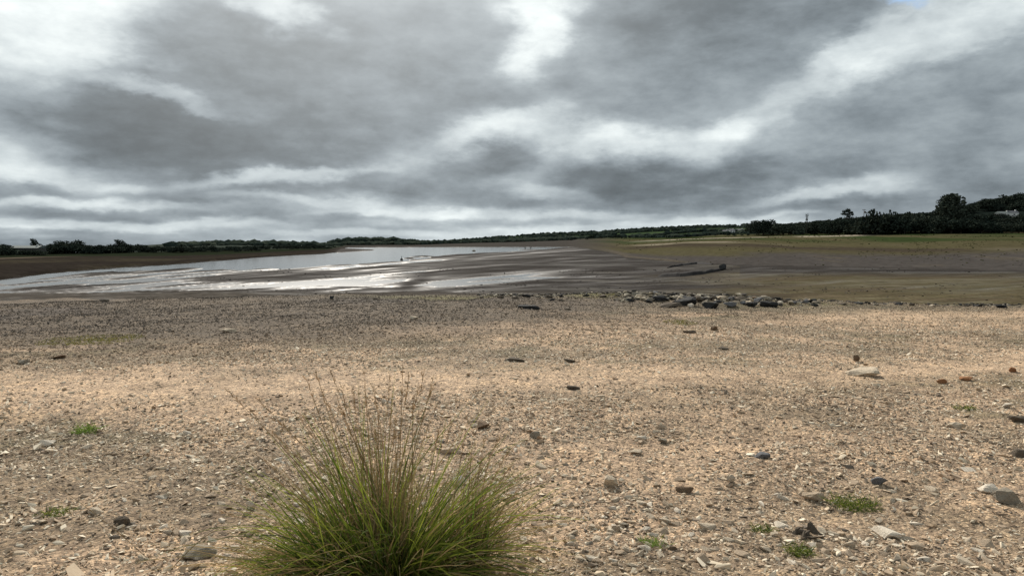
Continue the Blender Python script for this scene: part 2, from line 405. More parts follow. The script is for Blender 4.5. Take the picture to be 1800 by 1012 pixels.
bankR = lerp(bankR, np.tile(col(.030, .042, .016), (na * nr, 1)), sstep(.40, .6, s5) * sstep(.45, .7, tb))
bankR = lerp(bankR, np.tile(col(.045, .036, .028), (na * nr, 1)), sstep(.62, .5, s5) * np.exp(-((tb - .33) / .06) ** 2) * .9)
path = np.exp(-((tb - np.interp(gX, [1100, 1300, 1420, 1540, 1600], [.70, .78, .84, .93, .95]) ) / .035) ** 2) * sstep(1080, 1180, gX) * sstep(1570, 1500, gX)
path2 = np.exp(-((tb - .42) / .02) ** 2) * sstep(1050, 1150, gX) * sstep(1330, 1240, gX) * .7
bankR = lerp(bankR, np.tile(col(.34, .29, .23), (na * nr, 1)), np.clip(path + path2, 0, 1) * sstep(.25, .5, fbm(gX / 60, tb * 20, 77, 3)))
bankM = np.tile(col(.055, .050, .045), (na * nr, 1))
Cbk = lerp(lerp(bankL, bankM, sstep(560, 640, gX)), bankR, sstep(1000, 1120, gX))
# hills: small fields with hedges, woods to the right
cell = np.floor(gx / 90 + .35 * fbm(gx / 200, gy / 200, 81, 2) * 3), np.floor(gy / 120 + gx / 400)
hf = hash2(cell[0], cell[1], 5)
fields = lerp(np.tile(col(.020, .030, .017), (na * nr, 1)), np.tile(col(.045, .068, .032), (na * nr, 1)), sstep(.3, .9, hf))
moor = np.tile(col(.040, .048, .040), (na * nr, 1))
hill = lerp(moor, fields, sstep(560, 640, gX))
hill = lerp(hill, np.tile(col(.035, .050, .055), (na * nr, 1)), sstep(600, 630, gX) * sstep(760, 730, gX))  # haze on the farthest hills painted in as a bluish ground colour
hill = lerp(hill, np.tile(col(.010, .014, .012), (na * nr, 1)), sstep(1360, 1460, gX))
th = sstep(1.0, 1.15, grho / np.maximum(rt_, 1))
Cfar = lerp(Cbk, hill, th)
C = np.where((grho < 60)[:, None], Cb, np.where((grho < rs_)[:, None], Cf, Cfar))
# shore mud where the bank meets the lake
C = np.where(((grho > 80) & (zz < WATER + .5))[:, None], C * 0.75, C)
wet = np.where(grho < 60, 0.0, np.exp(-np.clip(zz - WATER, 0, 9) / .06))
wet = np.where((grho > rs_ * .955) & (gX < 640), 0.0, wet)
wet = np.where((grho > 60) & (grho < rs_), np.maximum(wet, (1 - near_b) * .04 + sstep(.52, .75, s3) * .14), wet)
wet = np.where((grho > rs_ * .955) & (gX < 640), 0.0, wet)

def ground_material():
    m = bpy.data.materials.new('ground'); m.use_nodes = True
    t = NT(m.node_tree); t.n.clear()
    o = t.new('ShaderNodeOutputMaterial'); b = t.new('ShaderNodeBsdfPrincipled'); t.link(b.outputs[0], o.inputs[0])
    at_ = t.new('ShaderNodeAttribute', attribute_name='Col'); wt = t.new('ShaderNodeAttribute', attribute_name='wet')
    geo = t.new('ShaderNodeNewGeometry'); P = geo.outputs['Position']
    dist = t.vmath('LENGTH', P)
    nearf = t.maprange(dist, 35, 70, 1, 0)
    # grit: pale chips, dark crumbs, soft stains
    v = t.new('ShaderNodeTexVoronoi'); v.inputs['Scale'].default_value = 55; t.link(P, v.inputs['Vector'])
    v2 = t.new('ShaderNodeTexVoronoi'); v2.inputs['Scale'].default_value = 19; t.link(P, v2.inputs['Vector'])
    g1 = t.ramp(v.outputs['Color'], [(0.0, (.20, .19, .18)), (.3, (.68, .66, .64)), (.7, (1.15, 1.13, 1.08)), (1.0, (1.9, 1.85, 1.7))])
    g2 = t.ramp(v2.outputs['Color'], [(0.0, (.5, .47, .46)), (.45, (1, 1, 1)), (1.0, (1.5, 1.45, 1.38))])
    n3 = t.noise(P, 2.2, 6, .6); st = t.ramp(n3, [(.32, (.66, .64, .62)), (.5, (1, 1, 1)), (.68, (1.16, 1.12, 1.06))])
    c = t.mix(1.0, at_.outputs['Color'], g1, 'MULTIPLY'); c = t.mix(.8, c, g2, 'MULTIPLY'); c = t.mix(1.0, c, st, 'MULTIPLY')
    nf = t.noise(P, .35, 8, .65); fr = t.ramp(nf, [(.3, (.72, .72, .72)), (.7, (1.28, 1.28, 1.28))])
    cf = t.mix(1.0, at_.outputs['Color'], fr, 'MULTIPLY')
    t.link(t.mix(nearf, cf, c), b.inputs['Base Color'])
    wv_ = wt.outputs['Fac']
    nr_ = t.noise(P, .15, 4, .6)
    rough = t.math('SUBTRACT', .95, t.math('MULTIPLY', wv_, t.math('ADD', .30, t.math('MULTIPLY', nr_, .35))))
    t.link(rough, b.inputs['Roughness'])
    t.link(t.math('ADD', t.math('MULTIPLY', nearf, .15), t.math('MULTIPLY', wv_, .22)), b.inputs['Specular IOR Level'])
    n4 = t.noise(P, 38, 6, .7)
    h = t.math('ADD', t.math('MULTIPLY', v.outputs['Distance'], -.5), t.math('ADD', n4, t.math('MULTIPLY', v2.outputs['Distance'], -.7)))
    bp = t.new('ShaderNodeBump'); bp.inputs['Distance'].default_value = .022
    t.link(t.math('MULTIPLY', nearf, .9), bp.inputs['Strength']); t.link(h, bp.inputs['Height'])
    h2 = t.noise(P, .8, 7, .65)
    bp2 = t.new('ShaderNodeBump'); bp2.inputs['Distance'].default_value = .12
    t.link(t.math('MULTIPLY', t.math('SUBTRACT', 1.0, nearf), .5), bp2.inputs['Strength']); t.link(h2, bp2.inputs['Height'])
    t.link(bp.outputs[0], bp2.inputs['Normal']); t.link(bp2.outputs[0], b.inputs['Normal'])
    return m
gm = ground_material()
# centre fan is closed with triangles in a second tiny ring
me = mesh_np('ground', V[:-1], quads, gm, True)
ca = me.color_attributes.new('Col', 'FLOAT_COLOR', 'POINT')
ca.data.foreach_set('color', np.hstack([np.clip(C, 0, 1), np.ones((len(C), 1))]).astype(np.float32).ravel())
wa = me.attributes.new('wet', 'FLOAT', 'POINT'); wa.data.foreach_set('value', wet.astype(np.float32))
tag(link('ground', me), 'stony tan beach running down to dark mud flats, banks and low hills', kind='structure')

# ------------------------------------------------------------------ lake water
def water_material():
    m = bpy.data.materials.new('lake_water'); m.use_nodes = True
    t = NT(m.node_tree); b = t.n['Principled BSDF']
    b.inputs['Base Color'].default_value = (.035, .036, .034, 1); b.inputs['IOR'].default_value = 1.33
    geo = t.new('ShaderNodeNewGeometry'); P = geo.outputs['Position']
    sp_ = t.new('ShaderNodeSeparateXYZ'); t.link(P, sp_.inputs[0])
    t.link(t.maprange(sp_.outputs[1], 130, 240, .27, .12), b.inputs['Roughness'])       # wind-ruffled shallows, calmer lake
    mp = t.new('ShaderNodeMapping'); t.link(P, mp.inputs[0]); mp.inputs['Scale'].default_value = (.5, 1.0, 1)
    h = t.noise(mp.outputs[0], 1.6, 5, .6)
    bp = t.new('ShaderNodeBump'); bp.inputs['Strength'].default_value = .25; bp.inputs['Distance'].default_value = .03
    t.link(h, bp.inputs['Height']); t.link(bp.outputs[0], b.inputs['Normal'])
    return m
wm = mesh_np('water', [(-900, 60, WATER), (900, 60, WATER), (900, 1600, WATER), (-900, 1600, WATER)], [(0, 1, 2, 3)], water_material())
tag(link('water', wm), 'pale grey lake water lying low between the mud flats', kind='structure')

# ------------------------------------------------------------------ stones
def stone_material(name, base, var=.35, dark_=None):
    m = bpy.data.materials.new(name); m.use_nodes = True
    t = NT(m.node_tree); b = t.n['Principled BSDF']
    tcn = t.new('ShaderNodeTexCoord'); P = tcn.outputs['Object']
    oi = t.new('ShaderNodeObjectInfo')
    off = t.vmath('ADD', P, oi.outputs['Location'])
    n = t.noise(off, 9, 7, .65); n2_ = t.noise(off, 45, 4, .6)
    bs = Vector(base)
    lo = tuple(bs * (1 - var)); hi = tuple(bs * (1 + var * .8))
    c = t.ramp(n, [(.3, lo), (.5, base), (.7, hi)])
    s = t.ramp(n2_, [(.35, (.7, .69, .67)), (.6, (1.1, 1.1, 1.1))])
    c = t.mix(1.0, c, s, 'MULTIPLY')
    t.link(c, b.inputs['Base Color']); b.inputs['Roughness'].default_value = .9; b.inputs['Specular IOR Level'].default_value = .08
    bp = t.new('ShaderNodeBump'); bp.inputs['Strength'].default_value = .7; bp.inputs['Distance'].default_value = .01
    t.link(t.math('ADD', n, t.math('MULTIPLY', n2_, .5)), bp.inputs['Height']); t.link(bp.outputs[0], b.inputs['Normal'])
    return m
SM = {'pale': stone_material('pale_stone', (.54, .45, .34)), 'white': stone_material('white_stone', (.68, .60, .49), .2),
      'buff': stone_material('buff_stone', (.46, .36, .26)), 'grey': stone_material('grey_stone', (.27, .235, .185)),
      'bluegrey': stone_material('blue_grey_stone', (.16, .16, .165)), 'dark': stone_material('dark_stone', (.12, .098, .075)),
      'brown': stone_material('brown_stone', (.17, .12, .08)), 'rust': stone_material('rust_stone', (.30, .15, .075)),
      'black': stone_material('black_rock', (.045, .045, .045), .45)}
def ico(sub):
    bm = bmesh.new(); bmesh.ops.create_icosphere(bm, subdivisions=sub, radius=1)
    v = np.array([x.co[:] for x in bm.verts]); f = np.array([[q.index for q in p.verts] for p in bm.faces]); bm.free()
    return v, f
ICO = {s: ico(s) for s in (1, 2, 3, 4)}
def hull(P):
    bm = bmesh.new()
    for p in P: bm.verts.new(p)
    r_ = bmesh.ops.convex_hull(bm, input=bm.verts)
    bmesh.ops.delete(bm, geom=[g for g in set(r_['geom_interior'] + r_['geom_unused']) if isinstance(g, bmesh.types.BMVert)], context='VERTS')
    return bm
def stone_mesh(seed, sub, flat=.5, cuts=9, rough=.06):
    """a broken stone: the hull of a few random points, its edges worn and its faces roughened; unit half-width"""
    r = np.random.default_rng(seed); n = 9 if sub == 1 else 13 if sub == 2 else 17
    P = r.normal(size=(n, 3)); P /= np.linalg.norm(P, axis=1)[:, None]; P *= r.uniform(.75, 1.0, (n, 1)); P *= [1, r.uniform(.55, .85), 1]
    P[:, 2] = np.sign(P[:, 2]) * np.minimum(np.abs(P[:, 2]), r.uniform(.45, .8)) 
    bm = hull(P)
    if sub > 1:
        bmesh.ops.bevel(bm, geom=list(bm.edges), offset=.055 if sub > 2 else .04, segments=1, affect='EDGES', profile=.5, clamp_overlap=True)
    if sub > 2:
        bmesh.ops.triangulate(bm, faces=list(bm.faces))
        bmesh.ops.subdivide_edges(bm, edges=[e for e in bm.edges if e.calc_length() > .22], cuts=2, use_grid_fill=True)
    bmesh.ops.triangulate(bm, faces=list(bm.faces))
    bm.verts.index_update()
    v = np.array([x.co[:] for x in bm.verts]); f = np.array([[q.index for q in p.verts] for p in bm.faces]); bm.free()
    if sub > 1:
        k = (fbm(v[:, 0] * 4 + seed, v[:, 1] * 4 + v[:, 2] * 3.3, seed, 4, .6) - .5)
        v *= (1 + k * (.30 if sub > 2 else .12))[:, None]
    v[:, 2] *= flat
    v /= np.abs(v[:, :2]).max()
    return v, f
# ---- the stones one can name, by where they lie
def place_stone(X, Y, wpx, hpx, mat, label, seed, name='stone', cat='stone', group=None, sub=3, flat=.5, up=None, rz=None):
    x, y, z, t = on_ground(X, Y + hpx * .35)
    half = wpx / F * y / 2
    v, f = stone_mesh(seed, sub, flat, rough=.05)
    h = (v[:, 2].max() - v[:, 2].min())
    me_ = mesh_np(name, v, f, SM[mat], False)
    o = link(name, me_)
    # tall enough to be seen hpx high
    hz = hpx / F * y
    sc_z = hz / (h) * .95
    o.scale = (half, half * (up if up else 1.0), sc_z)
    o.rotation_euler = (R(random.uniform(-6, 6)), R(random.uniform(-6, 6)), rz if rz is not None else R(random.uniform(-12, 12)))
    o.location = (x, y + half * .2, z + sc_z * h * .36)
    tag(o, label, cat, group)
    return o
NAMED = [
 (1522, 655, 62, 15, 'pale', 'large pale flat slab lying on the smooth sand band, right of centre', .35),
 (1506, 631, 13, 12, 'brown', 'small upright brown stone just behind the large pale flat slab', .9),
 (1007, 681, 26, 8, 'dark', 'thin dark flat stone alone on the smooth sand right of the grass tussock', .3),
 (845, 748, 32, 16, 'brown', 'dark brown lump of stone on the gravel right of the seed stems', .5),
 (1070, 847, 36, 24, 'pale', 'rounded pale stone with a dark hollow under it, right of the grass tussock', .7),
 (1778, 873, 56, 30, 'grey', 'big grey blocky rock with a pale top at the right edge', .6),
 (1738, 858, 38, 14, 'white', 'long pale stone leaning against the big grey blocky rock', .35),
 (1556, 936, 76, 17, 'white', 'wide pale flat stone half buried in the near gravel on the right', .3),
 (1431, 873, 40, 15, 'buff', 'buff flat-topped stone behind the olive weed tuft on the right', .4),
 (1545, 845, 32, 15, 'bluegrey', 'blue grey stone in the pale rubble on the right', .5),
 (1285, 841, 17, 15, 'pale', 'small pale knobbly stone in the middle of the bare gravel', .8),
 (1256, 577, 15, 10, 'brown', 'small square brown stone standing far off beside the green patch', .9),
 (1214, 583, 25, 6, 'dark', 'thin dark slab far off between the green patch and the sand', .3),
 (345, 972, 66, 24, 'grey', 'large grey stone at the left foot of the grass tussock', .5),
 (214, 915, 30, 19, 'dark', 'dark angular stone in the near gravel on the left', .6),
 (168, 899, 28, 13, 'pale', 'pale oval stone just left of the dark angular one', .5),
 (81, 778, 28, 13, 'white', 'bright white flat stone near the left edge', .35),
 (400, 581, 36, 9, 'pale', 'pale slab far off on the dark rubble at left', .35),
 (727, 559, 18, 8, 'pale', 'small pale slab far off behind the seed stems', .4),
 (930, 540, 40, 9, 'black', 'low black slab far off on the grey rubble by the shore edge', .4),
 (1656, 670, 19, 10, 'rust', 'orange brown stone on the sand band to the right', .5),
 (1702, 665, 28, 7, 'rust', 'flat rusty stone on the sand band near the right edge', .3),
 (1781, 650, 15, 10, 'rust', 'small rusty stone at the far right of the sand band', .6),
 (1771, 713, 20, 10, 'white', 'small bright white stone near the right edge', .5),
 (1790, 736, 34, 11, 'dark', 'flat dark stone at the right edge beneath the small white one', .35),
 (1682, 747, 32, 13, 'pale', 'pale weathered stone in the rubble to the right', .45),
 (787, 792, 26, 12, 'buff', 'buff oval stone seen between the seed stems', .5),
 (806, 846, 30, 20, 'white', 'pale blocky stone seen through the right side of the tussock', .7),
 (940, 764, 20, 14, 'grey', 'rounded grey stone right of the grass tussock', .7),
 (440, 887, 19, 17, 'white', 'rounded pale stone beside the left flank of the tussock', .8),
 (1797, 797, 34, 16, 'dark', 'dark brown rock cut by the right edge, above the big grey one', .5),
 (1118, 795, 26, 9, 'pale', 'pale flat stone in the small pale cluster beyond the rounded stone', .4),
 (1166, 775, 22, 10, 'grey', 'grey stone in the small pale cluster beyond the rounded stone', .5),
 (1128, 770, 20, 9, 'white', 'whitest stone of the small pale cluster beyond the rounded stone', .5),
 (1205, 860, 34, 12, 'brown', 'brown crumbly stone in the bare gravel right of the rounded stone', .4),
 (1340, 800, 30, 12, 'bluegrey', 'dark speckled stone in the middle of the right-hand gravel', .5),
 (1000, 634, 26, 8, 'dark', 'dark flat stone on the rubble just beyond the sand band', .35),
 (905, 632, 40, 8, 'dark', 'long dark stone on the rubble just beyond the sand band', .3),
 (1272, 612, 20, 6, 'dark', 'small dark flat stone on the rubble left of the upright brown stone', .35),
 (1083, 928, 16, 12, 'buff', 'buff stone near the bright green weed tuft', .7),
 (1612, 960, 30, 11, 'buff', 'buff flat stone near the bottom right', .4),
 (560, 985, 40, 24, 'bluegrey', 'blue grey stone at the foot of the tussock', .6),
 (40, 636, 24, 9, 'grey', 'grey stone on the rubble at the far left edge', .5),
 (98, 627, 30, 8, 'brown', 'brown flat stone on the rubble near the left edge', .4),
]
for i, (X, Y, wp, hp, mt, lb, fl) in enumerate(NAMED):
    place_stone(X, Y, wp, hp, mt, lb, 100 + i, flat=fl)

RUB = [stone_mesh(950 + k, 1, .6) for k in range(8)]
RUBM = bpy.data.materials.new('rubble'); RUBM.use_nodes = True
t = NT(RUBM.node_tree); b = t.n['Principled BSDF']; g_ = t.new('ShaderNodeNewGeometry')
t.link(t.ramp(g_.outputs['Random Per Island'], [(0, (.03, .03, .03)), (.45, (.08, .07, .06)), (.7, (.20, .17, .12)), (1, (.5, .44, .34))]), b.inputs['Base Color']); b.inputs['Roughness'].default_value = .9; b.inputs['Specular IOR Level'].default_value = .1
# ---- rock pile on the edge of the beach
pile = [(1205, 527, 66, 22, 'black'), (1180, 533, 60, 13, 'dark'), (1160, 521, 34, 14, 'black'), (1228, 522, 30, 14, 'dark'), (1142, 524, 30, 10, 'grey'),
        (1250, 534, 46, 16, 'black'), (1240, 531, 20, 12, 'pale'), (1283, 533, 40, 13, 'bluegrey'), (1300, 522, 46, 11, 'dark'), (1270, 521, 24, 10, 'pale'),
        (1322, 532, 34, 12, 'black'), (1334, 524, 30, 13, 'bluegrey'), (1352, 532, 44, 15, 'black'), (1346, 522, 28, 10, 'grey'), (1362, 520, 34, 9, 'dark'),
        (1385, 526, 40, 11, 'dark'), (1412, 527, 30, 9, 'bluegrey'), (1428, 526, 26, 10, 'black'), (1440, 526, 10, 11, 'pale'), (1318, 524, 22, 11, 'pale'),
        (1120, 515, 30, 12, 'grey'), (1105, 518, 28, 11, 'dark'), (1178, 514, 26, 10, 'dark'), (1150, 512, 24, 9, 'bluegrey'), (1215, 516, 26, 10, 'dark'), (1245, 519, 24, 9, 'grey'),
        (1214, 534, 18, 11, 'white'), (1196, 521, 16, 11, 'pale'), (1295, 528, 18, 9, 'pale'), (1372, 529, 18, 8, 'white')]
rnd_ = random.Random(5)
for _ in range(60):
    X_ = rnd_.uniform(1095, 1450); pile.append((X_, rnd_.uniform(514, 522) + max(0, (X_ - 1150)) * .022 + rnd_.uniform(-2, 7), rnd_.uniform(9, 22), rnd_.uniform(5, 9), rnd_.choice(['black', 'dark', 'grey', 'bluegrey', 'pale', 'buff'])))
PC = {'buff': 'buff', 'black': 'black', 'dark': 'dark brown', 'grey': 'grey', 'bluegrey': 'blue grey', 'pale': 'pale', 'white': 'whitish'}
cnt = {}
for i, (X, Y, wp, hp, mt) in enumerate(pile):
    wp, hp = wp * .72, hp * .72
    lb = {0: 'largest black rock of the rock pile on the beach edge', 5: 'black wedge-shaped rock in front of the rock pile on the beach edge',
          12: 'broad black rock at the right end of the rock pile', 1: 'low dark rock at the front left of the rock pile',
          18: 'pale upright stone at the far right end of the pile'}.get(i)
    if lb is None:
        half = 'left end' if X < 1140 else 'left part' if X < 1220 else 'middle' if X < 1300 else 'right part' if X < 1370 else 'right end'
        lb = ('small ' if wp < 22 else '') + PC[mt] + ' rock ' + ('in front' if Y > 527 else 'behind') + ', ' + half + ' of the rock pile'
    place_stone(X, Y + 3, wp, hp * 1.15, mt, lb, 300 + i, name='rock', cat='rock', group='rocks piled on the beach edge', flat=.6, up=1.1, rz=R(random.uniform(-35, 35)))
edge_rocks = [(182, 525, 26, 6, 'dark', 'dark brown rock on the beach edge at far left'), (583, 520, 12, 9, 'black', 'small black rock standing up on the beach edge left of centre'),
   (1060, 517, 22, 8, 'dark', None), (1030, 516, 18, 7, 'black', None), (985, 516, 16, 9, 'black', 'small black pointed rock on the beach edge at the middle'), (965, 518, 20, 8, 'dark', None),
   (925, 517, 24, 8, 'black', None), (905, 520, 22, 7, 'dark', None), (880, 519, 20, 7, 'dark', None), (845, 519, 14, 6, 'dark', None),
   (970, 524, 16, 7, 'black', None), (985, 524, 20, 8, 'dark', None), (1000, 540, 24, 7, 'dark', None),
   (1480, 531, 24, 7, 'dark', None), (1510, 530, 20, 6, 'black', None), (1540, 532, 16, 6, 'grey', None), (1580, 531, 24, 8, 'black', None), (1604, 532, 16, 7, 'dark', None),
   (1640, 534, 20, 6, 'pale', None), (1662, 532, 22, 6, 'dark', None), (1700, 534, 16, 5, 'dark', None), (1722, 534, 22, 7, 'black', None), (1762, 536, 28, 8, 'black', 'black rock on the beach edge at far right'),
   (1790, 535, 16, 6, 'dark', None), (660, 522, 14, 4, 'dark', None)]
for i, (X, Y, wp, hp, mt, lb) in enumerate(edge_rocks):
    wp, hp = wp * .7, hp * .62
    side = 'left of' if X < 1100 else 'right of'
    place_stone(X, Y + 3, wp, hp * 1.1, mt, lb or (PC[mt] + ' rock along the beach edge, ' + side + ' the pile, near ' + ('its left end' if X < 900 else 'the middle' if X < 1100 else 'the pile itself' if X < 1560 else 'its right part')), 400 + i, name='rock', cat='rock', group='rocks along the beach edge', sub=2, flat=.6)

rk = {}
for o_k in [q for q in COL.objects if q.name.startswith('rock') and 'label' in q.keys()]: rk.setdefault(o_k['label'], []).append(o_k)
for lb, L_ in rk.items():
    if len(L_) > 1:
        for k, q in enumerate(sorted(L_, key=lambda q: q.location.x / q.location.y)): q['label'] = ['leftmost', 'second', 'third', 'fourth', 'fifth', 'sixth', 'seventh', 'eighth', 'ninth'][k] + ' ' + lb
rb_v = []; rb_f = []; o_ = 0; rr2 = random.Random(9)
for k in range(1500):
    X_ = rr2.choice((rr2.gauss(1240, 95), rr2.gauss(1160, 50), rr2.uniform(840, 1120), rr2.uniform(1400, 1800))); Ye_ = float(np.interp(X_, EDGE[:, 0], EDGE[:, 1]))
    q = rr2.uniform(24.0, 28.3) if 1080 < X_ < 1440 else rr2.uniform(26.8, 28.3)
    x_, y_ = at(X_, q); v_, f_ = RUB[k % 8]; s_ = rr2.uniform(.04, .13) * (1.3 if 1100 < X_ < 1420 else .8)
    a_ = rr2.uniform(0, 6.28); rm = np.array([[math.cos(a_), -math.sin(a_), 0], [math.sin(a_), math.cos(a_), 0], [0, 0, 1]])
    rb_v.append((v_ * s_) @ rm.T + [x_, y_, gz(x_, y_) + s_ * .12]); rb_f.append(f_ + o_); o_ += len(v_)
ob_ = link('rubble', mesh_np('rubble', np.vstack(rb_v), np.vstack(rb_f), RUBM)); tag(ob_, 'small dark and pale rubble between the rocks along the beach edge', 'rubble', kind='stuff')
# ---- gravel: the largest few hundred as stones of their own, the rest as one mass
def scatter(dens, s0, s1, dmax, dmin=2.2, alpha=2.0):
    area = .5 * R(94) * (dmax ** 2 - dmin ** 2); n = int(area * dens)
    a = rng.uniform(-R(47), R(47), n); r = np.sqrt(rng.uniform(dmin ** 2, dmax ** 2, n))
    x, y = r * np.sin(a), r * np.cos(a)
    u = rng.random(n); s = s0 * (1 - u * (1 - (s0 / s1) ** alpha)) ** (-1 / alpha)
    return x, y, s
parts = [scatter(2600, .004, .010, 7.5), scatter(820, .009, .021, 14, 2.2, 2.2), scatter(240, .017, .040, 31.5, 2.2, 2.5), scatter(2.5, .034, .065, 31.5, 2.8, 3.0)]
px = np.concatenate([p[0] for p in parts]); py = np.concatenate([p[1] for p in parts]); ps = np.concatenate([p[2] for p in parts])
pz, pX, prho, pY, *_ = ground(px, py)
pb = band_field(pX, pY)
cl = fbm(px / .9, py / .7, 91, 3); cl2 = fbm(px / 3.2, py / 2.0, 92, 2)
keep_p = np.clip((.40 + 1.1 * sstep(.35, .62, cl) * sstep(.3, .6, cl2 + .12)), 0, 1) * (1 - .86 * pb)
keep = rng.random(len(px)) < keep_p
keep &= ~((ps > .04) & (pb > .5))
keep &= prho < 30
px, py, pz, ps, pX, pY, cl2 = px[keep], py[keep], pz[keep], ps[keep], pX[keep], pY[keep], cl2[keep]
tone = rng.random(len(px)) ** 1.0
pdk = sstep(640, 560, pY + (cl2 - .5) * 60 + np.interp(pX, [0, 500, 1000, 1500], [-20, 0, 35, 60]))
tone = np.where((ps > .03) & (tone < .3), tone + .35, tone)
tone = np.clip(.12 + .98 * tone * (1 - .74 * pdk) - .14 * pdk + (.5 - cl2) * .25, 0, 1)
app = ps / np.hypot(px, py)                       # apparent size
vis = (np.abs(px / py) < .69) & (pY > 530) & (pY < 1010)
order = np.argsort(-np.where(vis, app, 0))[:300]
# leave the tussock's own spot to the tussock
single = order
rest = np.ones(len(px), bool); rest[single] = False
gcol = bpy.data.collections.new('gravel_kinds')
gravel_mat = bpy.data.materials.new('gravel'); gravel_mat.use_nodes = True
t = NT(gravel_mat.node_tree); b = t.n['Principled BSDF']
ta = t.new('ShaderNodeAttribute', attribute_type='INSTANCER', attribute_name='tone')
tcn = t.new('ShaderNodeNewGeometry')
nn = t.noise(tcn.outputs['Position'], 60, 4, .6)
tt = t.math('ADD', ta.outputs['Fac'], t.math('MULTIPLY', t.math('SUBTRACT', nn, .5), .35))
cc = t.ramp(tt, [(0.0, (.065, .055, .047)), (.16, (.17, .14, .11)), (.36, (.34, .255, .18)), (.62, (.50, .39, .275)), (.84, (.62, .52, .385)), (1.0, (.72, .63, .49))])
t.link(cc, b.inputs['Base Color']); b.inputs['Roughness'].default_value = .9; b.inputs['Specular IOR Level'].default_value = .1
for k in range(10):
    v, f = stone_mesh(600 + k, 1, .40 + .08 * (k % 6), 5)
    if k in (2, 7): v = v * [1.15, .6, .5]
    o = bpy.data.objects.new('pebble', mesh_np('pebble', v, f, gravel_mat, False)); gcol.objects.link(o)
n = int(rest.sum())
gp = bpy.data.meshes.new('gravel'); gp.vertices.add(n)
gp.vertices.foreach_set('co', np.stack([px[rest], py[rest], pz[rest] + ps[rest] * .12], 1).astype(np.float32).ravel())
rot = np.stack([rng.normal(0, .35, n), rng.normal(0, .35, n), rng.uniform(0, 6.28, n)], 1)
scl = ps[rest][:, None] * np.stack([rng.uniform(.8, 1.5, n), rng.uniform(.55, 1.0, n), rng.uniform(.7, 1.2, n)], 1)
for nm, ty, arr in (('rot', 'FLOAT_VECTOR', rot), ('scl', 'FLOAT_VECTOR', scl)):
    a_ = gp.attributes.new(nm, ty, 'POINT'); a_.data.foreach_set('vector', arr.astype(np.float32).ravel())
a_ = gp.attributes.new('tone', 'FLOAT', 'POINT'); a_.data.foreach_set('value', tone[rest].astype(np.float32))
a_ = gp.attributes.new('kind_index', 'INT', 'POINT'); a_.data.foreach_set('value', rng.integers(0, 10, n).astype(np.int32))
go = link('gravel', gp)
tag(go, 'loose buff and grey gravel strewn over the whole beach', 'gravel', kind='stuff')
ng = bpy.data.node_groups.new('gravel_scatter', 'GeometryNodeTree')
ng.interface.new_socket('Geometry', in_out='INPUT', socket_type='NodeSocketGeometry'); ng.interface.new_socket('Geometry', in_out='OUTPUT', socket_type='NodeSocketGeometry')
N = ng.nodes; gi = N.new('NodeGroupInput'); gout = N.new('NodeGroupOutput')
ip = N.new('GeometryNodeInstanceOnPoints'); ci = N.new('GeometryNodeCollectionInfo')
ci.inputs['Collection'].default_value = gcol; ci.inputs['Separate Children'].default_value = True; ci.inputs['Reset Children'].default_value = True
def na_(name, ty):
    q = N.new('GeometryNodeInputNamedAttribute'); q.data_type = ty; q.inputs['Name'].default_value = name; return q.outputs['Attribute']
e2r = N.new('FunctionNodeEulerToRotation'); ng.links.new(na_('rot', 'FLOAT_VECTOR'), e2r.inputs[0])
ng.links.new(gi.outputs[0], ip.inputs['Points']); ng.links.new(ci.outputs[0], ip.inputs['Instance']); ip.inputs['Pick Instance'].default_value = True
ng.links.new(na_('kind_index', 'INT'), ip.inputs['Instance Index']); ng.links.new(e2r.outputs[0], ip.inputs['Rotation']); ng.links.new(na_('scl', 'FLOAT_VECTOR'), ip.inputs['Scale'])
ng.links.new(ip.outputs[0], gout.inputs[0])
md = go.modifiers.new('scatter', 'NODES'); md.node_group = ng
